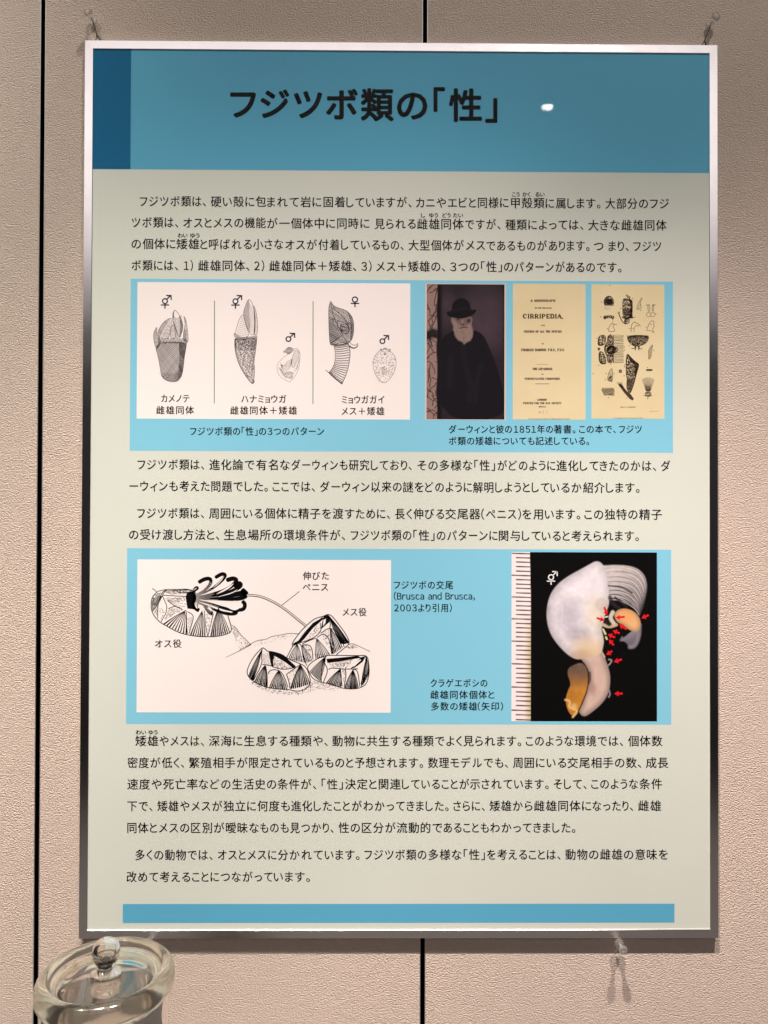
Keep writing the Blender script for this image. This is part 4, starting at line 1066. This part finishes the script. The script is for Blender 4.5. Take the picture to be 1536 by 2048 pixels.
def paint_specimen(X, Y):
    img = np.zeros(X.shape + (3,)) + srgb(9, 8, 9)
    n1, n2 = fbm(X, Y, 70, 31), fbm(X, Y, 30, 41)
    # feathery legs (upper fan)
    r = random.Random(5)
    P0 = np.array([(908, 192), (1050, 180), (1180, 197), (1258, 262), (1280, 365), (1262, 465), (1236, 545)], float)
    P1 = np.array([(950, 480), (1015, 470), (1080, 492), (1130, 520), (1170, 550), (1200, 580), (1220, 612)], float)
    for i in range(22):
        u = (i / 21) ** 0.85
        a = [tuple(p) for p in P0 * (1 - u) + P1 * u + np.array([[0, 6 * math.sin(i * 2.1 + q)] for q in range(7)])]
        dd, t = seg_d(X, Y, chaikin(a, 2))
        w = 14 - 8 * u
        mixc(img, smooth(w * 1.5, w * .35, dd) * (1 - .38 * t) * (0.72 + .4 * n2), srgb(214 - 24 * u, 204 - 22 * u, 202 - 18 * u))
        mixc(img, smooth(5.5, 1.5, np.abs(dd - w * 1.15)) * (.45 + .35 * (i % 2)) * smooth(.1, .6, t), srgb(52, 46, 56))
    # lower small leg tufts
    for i in range(8):
        a = [(1215 - i * 4, 740), (1205 - i * 22, 830 + i * 3), (1150 - i * 11, 900 - i * 13)]
        dd, t = seg_d(X, Y, chaikin(a, 2)); mixc(img, smooth(13, 3, dd) * .8 * (1 - .3 * t), srgb(136, 130, 142))
    dd, t = seg_d(X, Y, chaikin([(1225, 700), (1222, 800), (1185, 890), (1140, 895)], 2)); mixc(img, smooth(26, 6, dd) * .75, srgb(140, 134, 144))
    # stalk
    st = [(690, 960), (760, 870), (880, 880), (910, 960), (940, 1040), (968, 1130), (968, 1230), (950, 1310), (900, 1390), (820, 1460), (745, 1512), (705, 1490), (690, 1450), (740, 1350), (770, 1250), (790, 1150), (760, 1060), (715, 1010)]
    s1 = sdist(X, Y, chaikin(st, 2, True))
    a = smooth(-5, 8, s1)
    col = srgb(196, 170, 158)[None, None, :] * (0.62 + .5 * smooth(0, 60, s1) * (.7 + .5 * n1))[..., None]
    img += (col - img) * a[..., None]
    mixc(img, a * smooth(70, 10, np.hypot((X - 770), (Y - 930) / 1.3)) * .6, srgb(206, 176, 132))
    mixc(img, a * smooth(46, 8, np.hypot((X - 815), (Y - 1260) / 2.0)) * .5, srgb(160, 112, 104))
    mixc(img, a * smooth(40, 6, np.hypot((X - 780), (Y - 1370) / 2.0)) * .5, srgb(214, 190, 170))
    # amber flap
    fl = [(600, 1080), (650, 1050), (715, 1030), (760, 1070), (778, 1150), (772, 1250), (735, 1350), (690, 1450), (650, 1510), (610, 1480), (585, 1420), (575, 1350), (600, 1270), (625, 1220), (590, 1130)]
    s2 = sdist(X, Y, chaikin(fl, 2, True)); a = smooth(-5, 7, s2)
    cy = smooth(1080, 1330, Y)
    col = srgb(110, 88, 74)[None, None, :] * (1 - cy)[..., None] + srgb(196, 132, 52)[None, None, :] * cy[..., None]
    col = col * (0.7 + .5 * n1)[..., None]
    img += (col - img) * a[..., None]
    mixc(img, a * smooth(46, 6, np.hypot((X - 650), (Y - 1420))) * .8, srgb(222, 186, 116))
    dd, t = seg_d(X, Y, chaikin([(575, 1360), (620, 1370), (600, 1430), (690, 1450), (640, 1510)], 2)); mixc(img, smooth(15, 4, dd) * .8, srgb(226, 190, 130))
    dd, t = seg_d(X, Y, chaikin([(770, 1090), (778, 1160), (772, 1260), (735, 1360), (700, 1440)], 2)); mixc(img, smooth(9, 2, dd) * .9, srgb(58, 34, 20))
    dd, t = seg_d(X, Y, chaikin([(788, 1120), (792, 1180), (780, 1215)], 2)); mixc(img, smooth(16, 4, dd) * .8, srgb(70, 52, 40))
    # main body
    bd = [(862, 140), (890, 155), (912, 185), (935, 260), (950, 350), (958, 430), (960, 520), (925, 600), (905, 690), (890, 740), (915, 830), (905, 900), (890, 960), (800, 980), (690, 1010), (620, 985), (545, 920), (470, 830), (425, 740), (407, 640), (410, 540), (440, 430), (500, 345), (590, 275), (700, 215), (790, 165), (830, 142)]
    s3 = sdist(X, Y, chaikin(bd, 2, True)); a = smooth(-5, 9, s3)
    edge = smooth(0, 90, s3)
    lit = 0.64 + .36 * edge * smooth(1100, 300, np.hypot(X - 850, Y - 350))
    base = srgb(226, 220, 226)[None, None, :] * (lit * (0.74 + .36 * n1 + .22 * n2))[..., None]
    img += (base - img) * a[..., None]
    mixc(img, a * smooth(190, 20, np.hypot((X - 610), (Y - 620) / 1.3)) * .42 * (0.5 + n1), srgb(138, 130, 152))
    mixc(img, a * smooth(110, 20, np.hypot((X - 690) / 1.5, (Y - 790))) * .5 * (0.4 + n2), srgb(126, 112, 130))
    mixc(img, a * smooth(230, 30, np.hypot((X - 850) / 1.0, (Y - 350) / 1.6)) * .5, srgb(226, 220, 226))
    mixc(img, a * smooth(170, 20, np.hypot((X - 850) / 1.0, (Y - 600) / 1.4)) * .6, srgb(222, 208, 176))
    mixc(img, a * smooth(200, 30, np.hypot((X - 790) / 1.2, (Y - 930))) * .75, srgb(222, 192, 146))
    mixc(img, a * smooth(110, 20, np.hypot((X - 715) / 1.2, (Y - 985))) * .5, srgb(176, 140, 112))
    mixc(img, a * smooth(70, 45, np.hypot((X - 890), (Y - 520))) * .35, srgb(170, 160, 160))
    dd, t = seg_d(X, Y, chaikin([(545, 530), (550, 620), (530, 690), (600, 740)], 2)); mixc(img, a * smooth(10, 2, dd) * .4, srgb(226, 222, 230))
    # slit between legs
    for c, w in (([(965, 460), (985, 510), (1040, 550)], 26), ([(1010, 460), (1060, 500), (1110, 540)], 15), ([(950, 355), (1080, 370), (1160, 420)], 9)):
        dd, t = seg_d(X, Y, chaikin(c, 2)); mixc(img, smooth(w, w * .4, dd) * .85, srgb(40, 34, 40))
    # orange attached male
    og = [(1000, 600), (1040, 562), (1100, 553), (1170, 575), (1222, 625), (1240, 690), (1222, 745), (1190, 765), (1130, 745), (1080, 700), (1030, 680), (1005, 640)]
    s4 = sdist(X, Y, chaikin(og, 2, True)); a = smooth(-4, 7, s4)
    col = srgb(216, 168, 120)[None, None, :] * (0.72 + .4 * smooth(0, 50, s4))[..., None]
    img += (col - img) * a[..., None]
    mixc(img, a * smooth(90, 20, np.hypot(X - 1120, Y - 620)) * .6, srgb(226, 160, 96))
    for c, w, cc in (([(990, 590), (965, 640), (1000, 690)], 24, (214, 204, 190)), ([(905, 700), (960, 720), (1020, 700)], 20, (196, 178, 150)), ([(905, 740), (925, 780)], 12, (226, 216, 160)), ([(930, 808), (938, 825)], 11, (226, 216, 160)), ([(900, 950), (918, 985)], 10, (190, 176, 160)),
                     ([(955, 1005), (985, 1010), (965, 1045), (945, 1060)], 10, (150, 138, 140)), ([(955, 1270), (968, 1310), (955, 1335)], 10, (140, 130, 140)), ([(925, 632), (945, 628)], 8, (230, 226, 220))):
        dd, t = seg_d(X, Y, chaikin(c, 2)); mixc(img, smooth(w, w * .4, dd) * .9, srgb(*cc))
    dd, t = seg_d(X, Y, [(925, 660), (945, 690), (960, 700)]); mixc(img, smooth(20, 8, dd) * .9, srgb(46, 32, 24))
    # ruler
    edge_x = 262 + 8 * (Y - 62) / 400 * (Y < 462) + 8 * (Y >= 462)
    ru = smooth(2, -2, X - edge_x)
    warm = smooth(200, 268, X) * smooth(500, 900, Y)
    rc = srgb(250, 232, 232)[None, None, :] * (1 - warm[..., None]) + srgb(214, 198, 164)[None, None, :] * warm[..., None]
    img += (rc - img) * ru[..., None]
    ys = [75, 112, 150, 190, 230, 268, 305, 345, 381, 422, 459, 495, 535, 573, 612, 651, 690, 728, 768, 808, 847, 887, 925, 965, 1004, 1046, 1085, 1128, 1168, 1208, 1250, 1292, 1330, 1370, 1411, 1453, 1492, 1535]
    for i, y in enumerate(ys):
        xs = 102 if i % 5 == 0 else 140
        m = smooth(7.5, 3.5, np.abs(Y - y - (X - 180) * .03)) * smooth(xs - 3, xs + 3, X) * ru
        mixc(img, m * .95, srgb(30, 20, 30))
    return img
photo_grid('specimen_photo', (1000, 1090, 4.389), 102, 62, 1378, 1548, paint_specimen, 4.4, 2, fig2)
ws = Ink(1000, 1090, 4.389); symbol(ws, 448, 283, 22, 10, 'h', .85); ws.build('sex_symbol', 3, M_whiteink, fig2)
for tx, ty, fx, fy in ((940, 618, 915, 545), (918, 662, 848, 640), (1015, 638, 1095, 630), (1240, 642, 1305, 615), (1045, 697, 1112, 740), (988, 750, 1050, 775), (945, 782, 1010, 812), (955, 828, 998, 880), (932, 965, 985, 930), (998, 1027, 1070, 1003), (1002, 1305, 1077, 1303)):
    ar = Ink(1000, 1090, 4.389); dx, dy = fx - tx, fy - ty; l = math.hypot(dx, dy); dx /= l; dy /= l; nx, ny = -dy, dx
    hb = 40
    ar.poly([(tx, ty), (tx + dx * hb + nx * 25, ty + dy * hb + ny * 25), (tx + dx * (hb - 4) + nx * 9, ty + dy * (hb - 4) + ny * 9), (fx + nx * 9, fy + ny * 9), (fx - nx * 9, fy - ny * 9), (tx + dx * (hb - 4) - nx * 9, ty + dy * (hb - 4) - ny * 9), (tx + dx * hb - nx * 25, ty + dy * hb - ny * 25)])
    ar.build('red_arrow', 3, M_red, fig2)
bpy.data.objects.remove(_to); bpy.data.curves.remove(_tc)

# ------------------------------------------------------------------ hanging cords (part of the frame)
def tube3(pts, r, n=6):
    v, f = [], []
    for i, p in enumerate(pts):
        p = Vector(p); a = Vector(pts[max(0, i - 1)]); b = Vector(pts[min(len(pts) - 1, i + 1)])
        t = (b - a).normalized(); u = t.cross(Vector((0, 1, 0.01))).normalized(); w = t.cross(u)
        for k in range(n):
            an = 2 * math.pi * k / n
            v.append(p + (u * math.cos(an) + w * math.sin(an)) * r)
    for i in range(len(pts) - 1):
        for k in range(n):
            f.append((i * n + k, i * n + (k + 1) % n, (i + 1) * n + (k + 1) % n, (i + 1) * n + k))
    return v, f
for (pin, knot, fa, fb) in (((186, 44), (194, 71), (190, 80), (206, 80)), ((1421, 51), (1409, 81), (1400, 92), (1415, 92))):
    A, K, Fa, Fb = (at(*q, y) for q, y in ((pin, -.0080), (knot, -.0062), (fa, -.0055), (fb, -.0045)))
    Fa.z -= .004; Fb.z -= .004
    V, Fc = [], []
    for pts, r in (([A, (A + K) / 2 + Vector((.0003, 0, 0)), K], .0006), ([K, Fa], .0005), ([K, Fb], .0008), ([K + Vector((.0004, -.0003, .0008)), K + Vector((-.0006, -.0003, -.0008))], .0006)):
        v, f = tube3(pts, r); n = len(V); V += v; Fc += [tuple(n + i for i in q) for q in f]
    obj('hanging_cord', V, Fc, M_cord, poster, True)

# ------------------------------------------------------------------ push pins
PROF = smoothprof([(0, .0030), (.0046, .0030), (.0048, .0036), (.0046, .0050), (.0024, .0062), (.0019, .0085), (.0021, .0120), (.0036, .0138), (.0044, .0150), (.0043, .0172), (.0028, .0182), (0, .0182)], 2)
def push_pin(px, py, ywall, label, out=0.0, tilt=(0, 0)):
    p = at(px, py, ywall)
    t = empty('push_pin', (p.x, 0, p.z), label, 'push pin', 'clear push pins holding the poster frame')
    Mr = Matrix.Translation(t.location) @ Euler((R(90) + tilt[0], 0, tilt[1])).to_matrix().to_4x4() @ Matrix.Scale(1.15, 4)
    v, f = lathe([(r_, z_ + out) for r_, z_ in PROF], 40, Mr)
    obj('grip', v, f, M_pin, t, True)
    v, f = lathe([(0, -.008), (.0005, -.004), (.0005, .0035), (.0005, .009 + out), (0, .0095 + out)], 12, Mr)
    obj('needle', v, f, M_needle, t, True)
push_pin(185.5, 42, -0.003, 'clear push pin above the top left corner of the poster, holding its cord')
push_pin(1420, 51, -0.003, 'clear push pin above the top right corner of the poster, holding its cord')
push_pin(299.0, 1886, -0.010, 'clear push pin under the poster frame, half hidden behind the jar lid', 0.0050)
push_pin(1238.5, 1887, -0.010, 'clear push pin under the bottom right of the frame, casting shadows on the wall', 0.0050)

# ------------------------------------------------------------------ glass jar
lid_d = 0.62                                   # distance in front of the camera
jr = 0.0534
def at_depth(px, py, dist):
    return at(px, py, camP.y + dist)
jc = at_depth(212, 1938, lid_d)
jar_h = 0.25
jar = empty('glass_jar', (jc.x, jc.y, jc.z - jar_h), 'clear glass specimen jar with round knobbed lid below the poster', 'jar')
ML = Matrix.Translation(jc)
Rr_ = jr
prof = [(0, -.085), (.62, -.085), (.73, -.083), (.765, -.078), (.785, -.05), (.80, -.03), (.82, -.010), (.845, -.002), (.885, .0), (.93, -.012), (.975, -.06), (.997, -.13), (1.0, -.22), (.985, -.29), (.95, -.33), (.90, -.345), (.86, -.345), (.80, -.345), (.78, -.345), (.765, -.30), (.75, -.20), (.72, -.165), (.60, -.155), (0, -.155)]
pp = smoothprof([(a * Rr_, b * Rr_) for a, b in prof], 2)
v, f = lathe(list(reversed(pp)), 128, ML)
lid = obj('lid', v, f, M_glass, jar, True)
lid.data.materials.append(M_ground)
for p_ in lid.data.polygons:                   # the outer flank of the rim is ground matt
    c_ = p_.center
    rr_ = math.hypot(c_.x, c_.y) / Rr_; zz_ = (c_.z - jar_h) / Rr_
    if rr_ > .86: p_.material_index = 1
kp = [(0, -.0835), (.21, -.0835), (.235, -.07), (.225, -.045), (.17, -.02), (.125, .01), (.12, .04), (.15, .09), (.185, .15), (.205, .22), (.205, .30), (.185, .36), (.14, .41), (.08, .435), (0, .44)]
kk = smoothprof([(a * Rr_ * .98, b * Rr_) for a, b in kp], 2)
v, f = lathe(list(reversed(kk)), 64, ML)
# the knob is fused to the lid just above its disc
v = [Vector((q.x, q.y, q.z + 0.0003)) for q in v]
obj('knob', v, f, M_glass, lid, True)
bo = 0.90 * Rr_; bi = bo - 0.0032
h0 = -jar_h; 
body = [(0, h0), (bo * .94, h0), (bo, h0 + .006), (bo, -.030), (bo * 1.0, -.024), (bo * 1.02, -.0205), (bo * 1.02, -.0190), (bi * .94, -.0190), (bi * .94, -.029), (bi, -.036), (bi, h0 + .012), (bi * .9, h0 + .007), (0, h0 + .006)]
v, f = lathe(list(reversed(body)), 128, ML)
obj('jar_body', v, f, M_glass, jar, True)

# ------------------------------------------------------------------ counter that carries the jar, below the frame of view
cz = jc.z - jar_h - 0.0005
ct = empty('display_counter', (0, -0.45, cz), 'dark display counter carrying the glass jar', 'counter', kind='structure')
v, f = box(-1.3, 1.3, -0.72, -0.012, cz - 0.03, cz)
M_ctr = mat('dark_counter_top', (0.032, 0.028, 0.026), 0.45)
obj('counter_top', v, f, M_ctr, ct)
v, f = box(-1.25, 1.25, -0.66, -0.02, 0.0, cz - 0.0301)
obj('counter_body', v, f, M_ctr, ct)
v, f = box(-4, 4, -5, 0.3, -0.02, -0.0005)
fl = obj('floor', v, f, mat('hall_floor', (0.03, 0.026, 0.024), 0.5)); fl['kind'] = 'structure'

# ------------------------------------------------------------------ ceiling downlight whose reflection shows in the poster's cover sheet
hp = at(1095, 213, FRONT)
dv = (hp - camP); dv.y = -dv.y
T_ = 1.25 / dv.z
lp = hp + dv * T_
dl = empty('ceiling_downlight', lp, 'small round ceiling downlight reflected in the poster cover', 'lamp')
v, f = lathe([(0, .0), (.027, .0)], 40, Matrix.Translation(lp))
em = bpy.data.materials.new('lamp_glow'); em.use_nodes = True
eb = em.node_tree.nodes['Principled BSDF']; eb.inputs['Emission Color'].default_value = (1, .88, .78, 1); eb.inputs['Emission Strength'].default_value = 150
obj('lens', v, f, em, dl)
v, f = lathe([(.0272, .0), (.0275, -.001), (.034, -.001), (.035, .004)], 40, Matrix.Translation(lp))
obj('housing', v, f, mat('white_lamp_ring', (.7, .66, .62), .5), dl, True)
